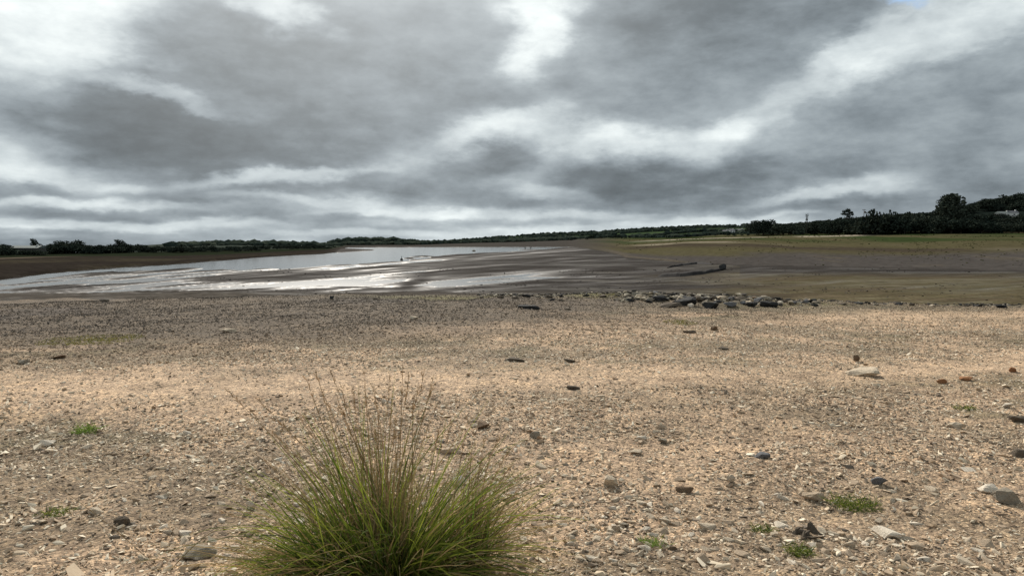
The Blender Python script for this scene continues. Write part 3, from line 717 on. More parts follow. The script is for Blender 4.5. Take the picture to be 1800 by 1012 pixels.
# the 300 that show largest
kinds = {}; pend = []
def tone_name(tv): return 'dark' if tv < .10 else 'brown' if tv < .2 else 'grey' if tv < .34 else 'buff' if tv < .64 else 'pale' if tv < .90 else 'white'
TN = {'dark': 'dark', 'brown': 'brown', 'grey': 'grey', 'buff': 'buff', 'pale': 'pale', 'white': 'whitish'}
for j, i in enumerate(single):
    tn = tone_name(tone[i]); kk = (tn, j % 5)
    if kk not in kinds:
        v, f = stone_mesh(700 + 13 * j, 2, .45 + .08 * (j % 4), 8, .05); kinds[kk] = mesh_np('stone', v, f, SM[tn], False)
    o = link('stone', kinds[kk])
    s = ps[i]; o.location = (px[i], py[i], pz[i] + s * .04); o.scale = (s * 1.15, s * .95, s)
    o.rotation_euler = (random.gauss(0, .2), random.gauss(0, .2), random.uniform(0, 6.28))
    LM = [(1522, 655, 'the large pale flat slab'), (1070, 847, 'the rounded pale stone right of the tussock'), (1778, 873, 'the big grey blocky rock'), (1556, 936, 'the half buried pale stone'),
          (1431, 873, 'the buff flat-topped stone'), (1149, 950, 'the bright green weed tuft'), (845, 748, 'the dark brown lump of stone'), (1007, 681, 'the thin dark flat stone'), (345, 972, 'the large grey stone by the tussock'),
          (214, 915, 'the dark angular stone at left'), (81, 778, 'the bright white flat stone'), (150, 752, 'the small green weed at left'), (440, 887, 'the rounded pale stone by the tussock'), (1128, 775, 'the small pale stone cluster'),
          (1771, 713, 'the small bright white stone'), (1682, 747, 'the pale weathered stone'), (1340, 800, 'the dark speckled stone'), (1205, 860, 'the brown crumbly stone'), (940, 764, 'the rounded grey stone'), (1420, 935, 'the dark crumbled clod'), (1612, 960, 'the buff flat stone')]
    lx_, ly_, ln = min(LM, key=lambda q: math.hypot(q[0] - pX[i], (q[1] - pY[i]) * 1.6))
    ddx, ddy = pX[i] - lx_, (pY[i] - ly_) * 1.6
    side = ('right of ' if ddx > 0 else 'left of ') if abs(ddx) > abs(ddy) else ('in front of ' if ddy > 0 else 'behind ')
    pend.append((o, TN[tn] + ' stone ' + side + ln, math.hypot(ddx, ddy), s))
byl = {}
for q in pend: byl.setdefault(q[1], []).append(q)
for lb, L_ in byl.items():
    L_.sort(key=lambda q: q[2])
    ords = ['second', 'third', 'fourth', 'fifth', 'sixth', 'seventh', 'eighth', 'ninth', 'tenth', 'eleventh', 'twelfth', 'thirteenth', 'fourteenth', 'fifteenth', 'sixteenth', 'seventeenth', 'eighteenth', 'nineteenth', 'twentieth', 'next to last']
    words = [''] if len(L_) == 1 else ['nearer ', 'farther '] if len(L_) == 2 else ['nearest '] + [o_ + ' nearest ' for o_ in ords][:len(L_) - 2] + ['farthest ']
    for k, q in enumerate(L_):
        tag(q[0], words[min(k, len(words) - 1)] + 'loose ' + q[1], 'stone', 'larger loose stones in the gravel')

# ------------------------------------------------------------------ grass
def leaf_material(name, base, tip, var=.3, trans=.35):
    m = bpy.data.materials.new(name); m.use_nodes = True
    t = NT(m.node_tree); t.n.clear()
    o = t.new('ShaderNodeOutputMaterial'); b = t.new('ShaderNodeBsdfPrincipled')
    h = t.new('ShaderNodeAttribute', attribute_name='along'); r = t.new('ShaderNodeAttribute', attribute_name='rnd')
    c = t.ramp(h.outputs['Fac'], [(0, base), (.6, tuple((a + b_) / 2 for a, b_ in zip(base, tip))), (1, tip)])
    vv = t.ramp(r.outputs['Fac'], [(0, (1 - var, 1 - var * .8, 1 - var)), (1, (1 + var * 1.6, 1 + var, 1 + var * .6))])
    c = t.mix(1.0, c, vv, 'MULTIPLY')
    t.link(c, b.inputs['Base Color']); b.inputs['Roughness'].default_value = .5; b.inputs['Specular IOR Level'].default_value = .4
    tr = t.new('ShaderNodeBsdfTranslucent'); t.link(c, tr.inputs[0]); mx = t.new('ShaderNodeMixShader'); mx.inputs[0].default_value = trans
    t.link(b.outputs[0], mx.inputs[1]); t.link(tr.outputs[0], mx.inputs[2]); t.link(mx.outputs[0], o.inputs[0])
    return m
GREEN = leaf_material('green_blade', (.028, .056, .010), (.17, .235, .04), .8)
BRIGHT = leaf_material('bright_leaf', (.07, .13, .02), (.18, .27, .045), .2, .45)
STRAW = leaf_material('dry_blade', (.17, .125, .06), (.40, .33, .18), .4, .2)
STALK = leaf_material('seed_stem', (.20, .155, .075), (.37, .27, .16), .3, .1)
SEED = leaf_material('seed_head', (.24, .165, .09), (.40, .29, .18), .3, .2)
def ribbon(P, width, seed, segs=6, fold=.25):
    """P: bezier control points (4 vectors) -> verts, faces, along, rnd"""
    P = [np.array(p, float) for p in P]
    ts = np.linspace(0, 1, segs + 1); vs = []; al = []
    pts = [((1 - q) ** 3) * P[0] + 3 * (1 - q) ** 2 * q * P[1] + 3 * (1 - q) * q * q * P[2] + q ** 3 * P[3] for q in ts]
    ph = seed * 6.28; side0 = np.array([math.cos(ph), math.sin(ph), 0])
    for i, p in enumerate(pts):
        tg = pts[min(i + 1, segs)] - pts[max(i - 1, 0)]; tg /= np.linalg.norm(tg) + 1e-9
        sd = np.cross(tg, side0); nrm = np.linalg.norm(sd); sd = sd / (nrm + 1e-9)
        wq = width * (1 - ts[i] ** 2 * .93) * (.6 + .4 * min(1, ts[i] * 4))
        vs += [p - sd * wq, p + sd * wq]; al += [ts[i]] * 2
    fs = [(2 * i, 2 * i + 1, 2 * i + 3, 2 * i + 2) for i in range(segs)]
    return vs, fs, al
class Blades:
    def __init__(s): s.v = []; s.f = []; s.a = []; s.r = []
    def add(s, P, width, segs=6):
        sd = random.random(); v, f, a = ribbon(P, width, sd, segs); o = len(s.v)
        s.v += v; s.f += [tuple(o + q for q in ff) for ff in f]; s.a += a; s.r += [random.random()] * len(v)
    def mesh(s, name, mat):
        me_ = mesh_np(name, np.array(s.v), np.array(s.f), mat, True)
        for nm, arr in (('along', s.a), ('rnd', s.r)):
            a_ = me_.attributes.new(nm, 'FLOAT', 'POINT'); a_.data.foreach_set('value', np.array(arr, np.float32))
        return me_
def arc(root, az_, lean, length, droop):
    """control points of a blade leaving the ground at an angle and bending over"""
    d = np.array([math.sin(az_), math.cos(az_), 0]); up = np.array([0, 0, 1.0]); r = np.array(root)
    p1 = r + (d * math.sin(lean) + up * math.cos(lean)) * length * .4
    p2 = r + (d * math.sin(lean + droop * .4) + up * math.cos(lean + droop * .4)) * length * .72
    e = p2 + (d * math.sin(min(lean + droop, 2.4)) + up * math.cos(min(lean + droop, 2.4))) * length * .36
    return [r, p1, p2, e]
TY = 3.3
tx = (668 - 900) / F * TY; tz = gz(tx, TY)
tus = empty('grass_tussock', (tx, TY, tz))
tag(tus, 'big grass tussock with green blades and tall dry seed stems growing from the near gravel', 'grass tussock')
def rel_pt(X, Y, dy):                             # a point above the ground at a given distance, relative to the tussock
    d = dir_of(X, Y); k = (TY + dy) / d.y
    return np.array([d.x * k - tx, dy, CAMZ + d.z * k - tz])
gb = Blades(); db = Blades()
clumps = [(random.gauss(0, .17), random.gauss(0, .13), random.uniform(0, 6.28), random.uniform(.42, 1.28), random.random()) for _ in range(26)]
for i in range(1900):
    cq = random.choice(clumps); root = (cq[0] + random.gauss(0, .03), cq[1] + random.gauss(0, .03), -.03)
    rr_ = min(.36, math.hypot(root[0] / 1.2, root[1])); a = math.atan2(root[0], root[1])
    az_ = (a if random.random() < .5 else cq[2]) + random.gauss(0, .6); lean = rr_ / .30 * .42 + abs(random.gauss(0, .16)); L = (random.uniform(.34, .80) if random.random() < .8 else random.uniform(.2, .4)) * cq[3]
    if random.random() < .12: L *= 1.2
    (gb if random.random() < (.90 if cq[4] < .7 else .6) else db).add(arc(root, az_, lean, L, random.choice((random.uniform(.1, .7), random.uniform(.6, 2.4)))), random.uniform(.0020, .0046))
for i in range(330):                               # long straws that hang outwards
    a = random.uniform(0, 2 * math.pi); rr_ = random.uniform(.1, .3)
    root = (rr_ * math.sin(a) * 1.2, rr_ * math.cos(a) * .9, 0)
    db.add(arc(root, a + random.gauss(0, .5), random.uniform(.7, 1.2), random.uniform(.45, .8), random.uniform(.3, 1.1)), random.uniform(.0014, .0028), 8)
for i in range(130):                               # broken, kinked dead blades
    root = (random.gauss(0, .2), random.gauss(0, .16), 0); a = random.uniform(0, 6.28); ln = random.uniform(.25, .5); le = random.uniform(.1, .6)
    k1 = np.array(root) + np.array([math.sin(a) * math.sin(le), math.cos(a) * math.sin(le), math.cos(le)]) * ln; a2 = a + random.gauss(0, .8); l2 = random.uniform(1.5, 2.5)
    k2 = k1 + np.array([math.sin(a2) * math.sin(l2), math.cos(a2) * math.sin(l2), math.cos(l2)]) * random.uniform(.1, .3)
    db.add([root, k1, k1 * .98 + k2 * .02, k2], random.uniform(.0022, .0036), 12)
for i in range(260):                               # matted litter at the foot
    x0, y0 = random.gauss(0, .34), random.gauss(0, .24); zg = gz(tx + x0, TY + y0) - tz; a = random.uniform(0, 6.28); q_ = random.uniform(.06, .18)
    db.add([(x0, y0, zg + .01), (x0 + q_ * .3 * math.cos(a), y0 + q_ * .3 * math.sin(a), zg + .03), (x0 + q_ * .7 * math.cos(a), y0 + q_ * .7 * math.sin(a), zg + .02), (x0 + q_ * math.cos(a + .3), y0 + q_ * math.sin(a + .3), zg + .01)], .002, 4)
for i in range(90):
    root = (random.gauss(0, .2), random.uniform(-.25, .05), 0); a = random.uniform(-2.9, 2.9)
    db.add(arc(root, math.pi + a * .55, random.uniform(.2, .8), random.uniform(.35, .7), random.uniform(.8, 2.2)), random.uniform(.0024, .0036), 10)
for i in range(330):                               # the low skirt to the left
    root = (random.uniform(-.42, -.1), random.uniform(-.25, .15), -.01)
    gb.add(arc(root, random.gauss(-1.5, .5), random.uniform(.6, 1.2), random.uniform(.2, .42), random.uniform(.3, .9)), random.uniform(.0014, .003))
for i in range(240):                               # the tighter upright bunch on the right
    root = (random.gauss(.36, .07), random.gauss(.05, .08), -.01)
    (gb if random.random() < .6 else db).add(arc(root, random.gauss(1.4, .8), abs(random.gauss(.18, .15)), random.uniform(.3, .55), random.uniform(.05, .6)), random.uniform(.0014, .0026))
tag(link('green_blades', gb.mesh('green_blades', GREEN), tus), kind='stuff')
tag(link('dry_blades', db.mesh('dry_blades', STRAW), tus), kind='stuff')
for (X0, Y0, X1, Y1, wd) in [(690, 930, 622, 758, .009), (655, 900, 640, 730, .007), (700, 900, 650, 770, .008), (640, 930, 560, 835, .010), (620, 930, 540, 860, .009), (820, 985, 838, 860, .010),
                             (830, 1000, 812, 880, .009), (850, 990, 862, 890, .009), (840, 990, 880, 930, .008), (660, 860, 590, 820, .007), (810, 1000, 822, 842, .007), (700, 960, 740, 850, .007),
                             (600, 1000, 480, 900, .008), (600, 1010, 450, 950, .007)]:
    bl = Blades(); p0 = rel_pt(X0, Y0, random.uniform(-.15, .05)); p3 = rel_pt(X1, Y1, random.uniform(-.2, .1))
    md_ = (p0 + p3) / 2 + np.array([0, 0, .03]); p0[2] = max(p0[2] - .12, -.02)
    bl.add([p0, p0 * .5 + md_ * .5, md_ * .4 + p3 * .6 + np.array([0, 0, .02]), p3], wd * .42, 8)
    link('leaf', bl.mesh('leaf', BRIGHT), tus)
tips = [(400, 690), (432, 712), (452, 700), (478, 735), (510, 715), (538, 668), (552, 655), (566, 676), (580, 650), (590, 700), (604, 672), (622, 690), (640, 705), (655, 680), (668, 705), (682, 660), (690, 690),
        (706, 648), (716, 664), (722, 700), (734, 676), (746, 655), (752, 690), (765, 668), (770, 710), (778, 735), (640, 650), (598, 722), (530, 735), (555, 740), (610, 745), (700, 730), (660, 745), (735, 735),
        (832, 790), (850, 775), (862, 800), (880, 772), (893, 790), (905, 810), (918, 838), (928, 852), (870, 830), (890, 850), (845, 815), (440, 790), (470, 820), (415, 850), (385, 900), (500, 780), (480, 760), (930, 905), (820, 760), (795, 745)]
for k, (X, Y) in enumerate(tips):
    tip = rel_pt(X + random.uniform(-4, 4), Y + random.uniform(-4, 4), random.uniform(-.12, .28))
    if X > 815: root = np.array([random.uniform(.25, .42), random.uniform(-.05, .15), 0])
    else: root = np.array([(X - 668) / 300 * .18 + random.uniform(-.05, .14), random.uniform(-.1, .15), 0])
    c1 = root + np.array([(tip[0] - root[0]) * .15, (tip[1] - root[1]) * .2, tip[2] * .42]); c2 = root + (tip - root) * .72 + np.array([0, 0, .06])
    bl = Blades(); bl.add([root, c1, c2, tip], .0031, 12); bl.add([root, c1, c2, tip], .0031, 12)
    so_ = link('seed_stem', bl.mesh('seed_stem', STALK), tus)
    sd = Blades(); dirv = tip - c2; dirv /= np.linalg.norm(dirv)
    Ls = random.uniform(.10, .2)
    for q in range(24):
        base = tip - dirv * Ls * random.random() + np.array([random.gauss(0, .0015)] * 3)
        off = dirv * random.uniform(.012, .03) + np.array([random.gauss(0, .009), random.gauss(0, .009), random.uniform(-.004, .012)])
        sd.add([base, base + off * .4, base + off * .8, base + off], random.uniform(.0012, .0022), 2)
    link('seed_head', sd.mesh('seed_head', SEED), so_)
# more fine dry stems too many to count
fs_ = Blades()
for i in range(240):
    right = random.random() < .3
    if right: X = random.uniform(820, 930); Y = random.uniform(780, 900) + max(0, X - 890) * .8; root = np.array([random.uniform(.22, .44), random.uniform(-.08, .18), 0])
    else: X = random.gauss(640, 90); Y = random.uniform(690, 800) + abs(X - 660) * .35; root = np.array([(X - 668) / 300 * .2 + random.gauss(0, .08), random.uniform(-.15, .2), 0])
    tip = rel_pt(X, Y, random.uniform(-.15, .3))
    c1 = root + np.array([(tip[0] - root[0]) * .2, (tip[1] - root[1]) * .2, tip[2] * .42]); c2 = root + (tip - root) * .72 + np.array([0, 0, random.uniform(.02, .09)])
    fs_.add([root, c1, c2, tip], .0018, 9)
    for q in range(6):
        base = tip * (1 - .1 * random.random()) + c2 * 0; off = np.array([random.gauss(0, .008), random.gauss(0, .008), random.uniform(0, .02)])
        fs_.add([tip, tip + off * .4, tip + off * .8, tip + off], .0012, 2)
tag(link('fine_stems', fs_.mesh('fine_stems', STALK), tus), kind='stuff')

def tuft(X, Y, wpx, hpx, n, mat, label, name='weed_tuft', cat='weed', spread=1.0, kind=None, thin=1.0):
    x, y, z, _ = on_ground(X, Y + hpx * .3); hw = wpx / F * y / 2; hh = hpx / F * y
    b_ = Blades()
    for i in range(n):
        q = math.sqrt(random.random()); a = random.uniform(0, 6.28)
        lx, ly = q * hw * math.cos(a), q * hw * .8 * math.sin(a)
        zg = gz(x + lx, y + ly) - z
        b_.add(arc((lx, ly, zg - .004), random.uniform(0, 6.28), random.uniform(0, 1.2) * spread, hh * random.uniform(.3, 1.2), random.uniform(.2, 1.6)), max(.0008, .0004 * y) * thin * random.uniform(.6, 1.4), 4)
    o = link(name, b_.mesh(name, mat)); o.location = (x, y, z)
    tag(o, label, cat, kind=kind); return o
tuft(150, 752, 46, 22, 160, BRIGHT, 'small bright green weed on the gravel at left')
tuft(1149, 950, 50, 20, 170, BRIGHT, 'bright green weed tuft in the near gravel right of the tussock')
tuft(1405, 964, 50, 22, 240, GREEN, 'dull green weed tuft below the dark crumbled clod')
tuft(1500, 882, 90, 26, 420, GREEN, 'wide olive weed tuft behind the half buried pale stone')
tuft(1340, 926, 40, 16, 160, GREEN, 'small olive weed tuft left of the dark crumbled clod')
tuft(96, 898, 60, 18, 160, GREEN, 'faint olive weed tuft in the gravel at lower left')
tuft(1698, 715, 40, 12, 100, GREEN, 'small olive weed tuft near the small white stone at right')
MOSS = leaf_material('moss_blade', (.10, .11, .03), (.23, .21, .07), .3)
def patch(X, Y, wpx, dpx, n, label):
    x, y, z, _ = on_ground(X, Y); x2, y2, *_ = on_ground(X, Y - dpx / 2); x3, y3, *_ = on_ground(X, Y + dpx / 2)
    hw = wpx / F * y / 2; hd = (y2 - y3) / 2; b_ = Blades()
    LL = []
    for i in range(n):
        q = math.sqrt(random.random()) ** 1.3; a = random.uniform(0, 6.28); LL.append((q * hw * math.cos(a), q * hd * math.sin(a)))
    for (lx, ly), zq in zip(LL, gzv([(x + a_, y + c_) for a_, c_ in LL])):
        zg = zq - z
        b_.add(arc((lx, ly, zg), random.uniform(0, 6.28), random.uniform(.2, 1.2), random.uniform(.02, .05), random.uniform(.2, 1.3)), .006, 2)
    o = link('grass_patch', b_.mesh('grass_patch', MOSS)); o.location = (x, y, z)
    tag(o, label, 'grass', kind='stuff')
patch(160, 598, 170, 20, 1500, 'yellow green patch of low grass on the dark rubble at left')
patch(1195, 567, 60, 9, 500, 'small green patch of low grass beyond the square brown stone')
patch(1090, 519, 150, 5, 600, 'yellow green growth on the beach edge left of the rock pile')
# the long dry stalks lying across the gravel at lower left
def stalk(pts, label):
    b_ = Blades(); P = []
    for (X, Y, hgt) in pts:
        x, y, z, _ = on_ground(X, Y); P.append(np.array([x, y, z + hgt]))
    o0 = P[0].copy(); P = [p - o0 for p in P]
    b_.add(P, .0028, 14); b_.add(P, .0028, 14)
    o = link('dry_stalk', b_.mesh('dry_stalk', STRAW)); o.location = o0; tag(o, label, 'stalk')
stalk([(275, 1000, .01), (220, 960, .06), (120, 880, .07), (50, 830, .02)], 'long thin dry stalk slanting across the gravel at lower left')
stalk([(300, 1005, .01), (340, 985, .08), (370, 960, .10), (420, 930, .04)], 'dry stalk sticking out over the large grey stone by the tussock')
stalk([(345, 772, .02), (380, 771, .05), (420, 771, .05), (470, 772, .02)], 'short pale straw lying level above the left side of the tussock')
# dark crumbled clod
clod = empty('earth_clod', on_ground(1420, 940)[:3]); tag(clod, 'dark purple brown crumbled clod of earth on the near gravel at right', 'clod')
for k in range(14):
    v, f = stone_mesh(900 + k, 2, .6, 7, .12); lm = mesh_np('lump', v, f, SM['dark'])
    o = link('lump', lm, clod); s = random.uniform(.012, .035); o.scale = (s * 1.3, s, s)
    o.location = (random.gauss(0, .06), random.gauss(0, .045), s * .3); o.rotation_euler = (random.random(), random.random(), random.random() * 6)

# ------------------------------------------------------------------ trees
def foliage_material(name, c0, c1):
    m = bpy.data.materials.new(name); m.use_nodes = True
    t = NT(m.node_tree); b = t.n['Principled BSDF']
    g = t.new('ShaderNodeNewGeometry'); oi = t.new('ShaderNodeObjectInfo')
    n = t.noise(g.outputs['Position'], .35, 3, .6)
    r = t.math('ADD', t.math('MULTIPLY', g.outputs['Random Per Island'], .5), t.math('ADD', t.math('MULTIPLY', n, .45), t.math('MULTIPLY', t.math('SUBTRACT', oi.outputs['Random'], .5), .35)))
    t.link(t.ramp(r, [(.2, c0), (.8, c1)]), b.inputs['Base Color']); b.inputs['Roughness'].default_value = .9; b.inputs['Specular IOR Level'].default_value = 0
    return m
FOL = foliage_material('dark_foliage', (.024, .034, .028), (.058, .068, .050))
BARK = stone_material('bark', (.06, .05, .04))
def tube(P, r0, r1, sides=6):
    P = [np.array(p, float) for p in P]; vs = []; fs = []
    for i, p in enumerate(P):
        tg = P[min(i + 1, len(P) - 1)] - P[max(i - 1, 0)]; tg /= np.linalg.norm(tg)
        a = np.cross(tg, [.3, .9, .1]); a /= np.linalg.norm(a); b_ = np.cross(tg, a); r = r0 + (r1 - r0) * i / (len(P) - 1)
        for k in range(sides):
            an = 2 * math.pi * k / sides; vs.append(p + r * (a * math.cos(an) + b_ * math.sin(an)))
    for i in range(len(P) - 1):
        for k in range(sides):
            fs.append((i * sides + k, i * sides + (k + 1) % sides, (i + 1) * sides + (k + 1) % sides, (i + 1) * sides + k))
    return vs, fs
def make_tree(seed, lobes, trunk_h, n=1500, leaf=.34, name='tree', trunk_r=.22):
    """lobes: (x, y, z, rx, ry, rz) in a tree about 10 m high"""
    r = np.random.default_rng(seed); root = empty(name, (0, 0, 0))
    vs = []; fs = []
    def addt(P, a, b_):
        v, f = tube(P, a, b_); o = len(vs); vs.extend(v); fs.extend([tuple(o + q for q in ff) for ff in f])
    top = np.array([0, 0, trunk_h]); addt([(0, 0, -.6), (.05, 0, trunk_h * .4), top], trunk_r * 1.3, trunk_r * .8)
    for (x, y, z, rx, ry, rz) in lobes:
        c = np.array([x, y, z]); mid = (top + c) / 2 + np.array([x * .1, y * .1, -.3]); addt([top * .9, mid, c + np.array([0, 0, rz * .5])], trunk_r * .6, .03)
    link('trunk', mesh_np('trunk', np.array(vs), np.array(fs), BARK, True), root)
    vol = np.array([l[3] * l[4] * l[5] for l in lobes]) ** .75; pick = r.choice(len(lobes), n, p=vol / vol.sum())
    Lb = np.array(lobes)[pick]; d = r.normal(size=(n, 3)); d /= np.linalg.norm(d, axis=1)[:, None]
    rad = r.random(n) ** .42 * (1 + .22 * (fbm(d[:, 0] * 3 + pick * 5, d[:, 1] * 3 + d[:, 2] * 3, seed, 3) - .35))
    P = Lb[:, :3] + d * rad[:, None] * Lb[:, 3:]
    P = P[P[:, 2] > .2]; n = len(P)
    u = r.normal(size=(n, 3)); u /= np.linalg.norm(u, axis=1)[:, None]; w_ = np.cross(u, r.normal(size=(n, 3))); w_ /= np.linalg.norm(w_, axis=1)[:, None]
    s = r.uniform(.6, 1.4, n)[:, None] * leaf
    q = np.stack([P - u * s, P - w_ * s * .6, P + u * s, P + w_ * s * .6], 1).reshape(-1, 3)
    link('crown', mesh_np('crown', q, np.arange(n * 4).reshape(n, 4), FOL), root)
    return root
def lobset(seed, n, R0, H0, H1, rr0, squash=.75, lean=0):
    r = np.random.default_rng(seed); L = []
    for k in range(n):
        a = r.uniform(0, 6.28); q = math.sqrt(r.random()) * R0; z = r.uniform(H0, H1) - q / R0 * (H1 - H0) * .35
        s = rr0 * r.uniform(.75, 1.25); L.append((q * math.cos(a) + lean * (z - H0), q * math.sin(a), z, s, s, s * squash))
    return L
P_round = make_tree(1, lobset(1, 11, 2.4, 3.0, 8.0, 1.9), 2.6)
P_broad = make_tree(2, lobset(2, 15, 4.2, 2.6, 7.6, 2.0), 2.2, 2200, name='tree')
P_bush = make_tree(3, lobset(3, 10, 3.4, 1.2, 3.8, 1.7), 1.0, 1300, name='bush')
P_wind = make_tree(4, [(-.6, 0, 8.2, 1.4, 1.2, 1.1), (.4, .3, 7.5, 1.8, 1.5, 1.3), (1.6, -.3, 6.4, 2.0, 1.6, 1.3), (3.2, .2, 5.2, 2.2, 1.6, 1.2), (-.4, .3, 5.6, 1.9, 1.8, 1.6), (1.0, 0, 4.2, 2.8, 2.2, 1.7), (4.8, 0, 3.9, 2.4, 1.7, 1.1), (-1.0, .2, 3.4, 1.8, 1.6, 1.5), (3, 0, 3.2, 2.8, 2, 1.5), (1, 0, 2.2, 3.4, 2, 1.6), (6, 0, 2.4, 2.6, 1.8, 1.4)], 2.4, 2300)
P_flat = make_tree(5, [(-1.2, 0, 9.0, 1.9, 1.4, .55), (.8, .2, 9.5, 1.8, 1.5, .6), (2.4, 0, 8.6, 1.7, 1.3, .5), (-2.6, 0, 8.0, 1.3, 1.1, .4), (0, .3, 8.0, 2.4, 1.6, .5), (3.4, 0, 7.8, 1.2, 1.0, .35), (1.2, 0, 7.2, 1.5, 1.2, .35)], 6.6, 900, .3)
P_thin = make_tree(6, [(0, 0, 8.8, 1.6, 1.2, 1.0), (.7, .1, 7.6, 1.2, .9, .8), (-1.0, 0, 7.0, 1.3, .9, .6), (.9, 0, 6.2, .9, .8, .5)], 5.6, 130, .26, trunk_r=.10)
P_huge = make_tree(7, [(0, 0, 6.6, 3.0, 2.6, 2.3), (-2.2, .3, 5.6, 2.4, 2.2, 2.0), (2.3, -.2, 5.8, 2.5, 2.2, 2.0), (-3.4, 0, 4.2, 2.0, 2.0, 1.8), (3.5, 0, 4.4, 2.1, 2.0, 1.8), (0, 0, 4.2, 4.0, 3.0, 2.4), (-1.2, 0, 7.9, 1.7, 1.5, 1.2), (1.3, .3, 8.0, 1.6, 1.5, 1.2), (2.9, 0, 7.0, 1.3, 1.2, .8), (0, 0, 2.6, 4.2, 3.0, 1.6)], 2.6, 4600, .30)
used = set()
def crown_top(p):
    c_ = [q for q in p.children if q.name.startswith('crown')][0]; z_ = np.empty(len(c_.data.vertices) * 3); c_.data.vertices.foreach_get('co', z_); return float(np.percentile(z_[2::3], 98.5))
TOP = {p.name: crown_top(p) for p in (P_round, P_broad, P_bush, P_wind, P_flat, P_thin, P_huge)}
def put(proto, X, rho, height, label, cat='tree', group=None, wide=1.0, rz=None, sink=0.0):
    """height in metres from the ground"""
    if proto.name not in used: o = proto; used.add(proto.name)
    else: o = copy_tree(proto)
    x, y = at(X, rho); s = height / TOP[proto.name]
    o.location = (x, y, gz(x, y) - sink); o.scale = (s * wide, s * wide, s)
    o.rotation_euler = (0, 0, random.uniform(0, 6.28) if rz is None else rz)
    tag(o, label, cat, group); return o
def put_top(proto, X, rho, Ytop, label, **k):
    x, y = at(X, rho); h = max(1.2, zY(rho, Ytop) - gz(x, y)); return put(proto, X, rho, h, label, **k)
random.seed(21)
# landmarks on the right
put_top(P_huge, 1668, 440, 345, 'very large round dark tree standing above the right-hand wood', wide=1.25)
put_top(P_flat, 1486, 480, 368, 'flat-topped tree with layered crown on a bare trunk above the wood', wide=.62, rz=0)
put_top(P_thin, 1416, 500, 376, 'thin sparse tree standing above the right-hand wood', wide=.7)
put_top(P_broad, 1340, 560, 388, 'broad dark rounded tree at the left end of the right-hand wood', wide=1.1)
put_top(P_bush, 1540, 445, 374, 'dense dark clump jutting up just right of the utility pole', cat='tree', wide=.8)
# landmarks on the left
put_top(P_wind, 60, 420, 421, 'dark pointed tree above the long pale roof on the left shore', wide=.9, rz=0)
put_top(P_broad, 118, 420, 424.5, 'wide dark tree with a double crown on the left shore', wide=1.3)
put_top(P_round, 136, 430, 423.5, 'dark tree forming the right hump of the double crown on the left shore', wide=1.5)
put_top(P_wind, 210, 440, 422.5, 'windswept dark tree sloping down to the right on the left shore', wide=1.5, rz=0)
put_top(P_bush, 2, 400, 431, 'dark rounded bush at the left edge of the picture on the far shore', cat='bush', wide=1.4)
PN = {'tree': 'rounded', 'tree.001': 'broad', 'bush': 'low bushy'}
def shape_word(p): return 'rounded' if p is P_round else 'broad' if p is P_broad else 'bushy'
def between(X, marks):
    for (x0, n0), (x1, n1) in zip(marks, marks[1:]):
        if x0 <= X < x1:
            return ('just right of ' + n0) if X - x0 < (x1 - x0) * .3 and n0[0] == 't' else ('just left of ' + n1) if x1 - X < (x1 - x0) * .3 and n1[0] == 't' else 'between ' + n0 + ' and ' + n1
    return 'beyond ' + (marks[-1][1] if X >= marks[-1][0] else marks[0][1])
tp = []
RM = [(900, 'the far shore'), (1274, 'the white houses'), (1340, 'the broad end tree'), (1416, 'the thin tree'), (1486, 'the flat-topped tree'), (1516, 'the pole'), (1668, 'the very large tree'), (1765, 'the white house'), (1900, 'the right edge')]
LMK = [(-400, 'far left'), (0, 'the left edge'), (50, 'the pale roof'), (125, 'the double crown'), (210, 'the windswept tree'), (400, 'the grey hill'), (640, 'the spit'), (900, 'the lake')]
# the left shore row
for X in np.arange(-30, 600, 6.5):
    X += random.uniform(-3, 3); rt = np.interp(X, PROF[:, 0], PROF[:, 4]); rho = rt * random.uniform(.97, 1.10)
    if 22 < X < 78: continue
    Yt_ = np.interp(X, [-200, 0, 15, 30, 80, 100, 150, 180, 240, 260, 300, 400, 500, 560, 600], [433, 431, 436, 437, 433, 429, 430, 433, 430, 434, 434, 433.5, 431, 431, 434]) + random.uniform(-1.0, 2.0)
    pr = random.choice([P_bush, P_bush, P_broad, P_round])
    o = put_top(pr, X, rho, Yt_, 'x', group='dark trees in a row on the left shore', wide=1.5 if pr is P_bush else 1.9)
    tp.append((o, 'dark %s tree on the left shore %s' % (shape_word(pr), between(X, LMK)), X))
for X in (30, 40, 50, 60, 70):
    o = put_top(P_bush, X, 372, 440.5, 'x', group='dark trees in a row on the left shore', cat='bush', wide=1.6); tp.append((o, 'dark bush in front of the pale roof on the left shore', X))
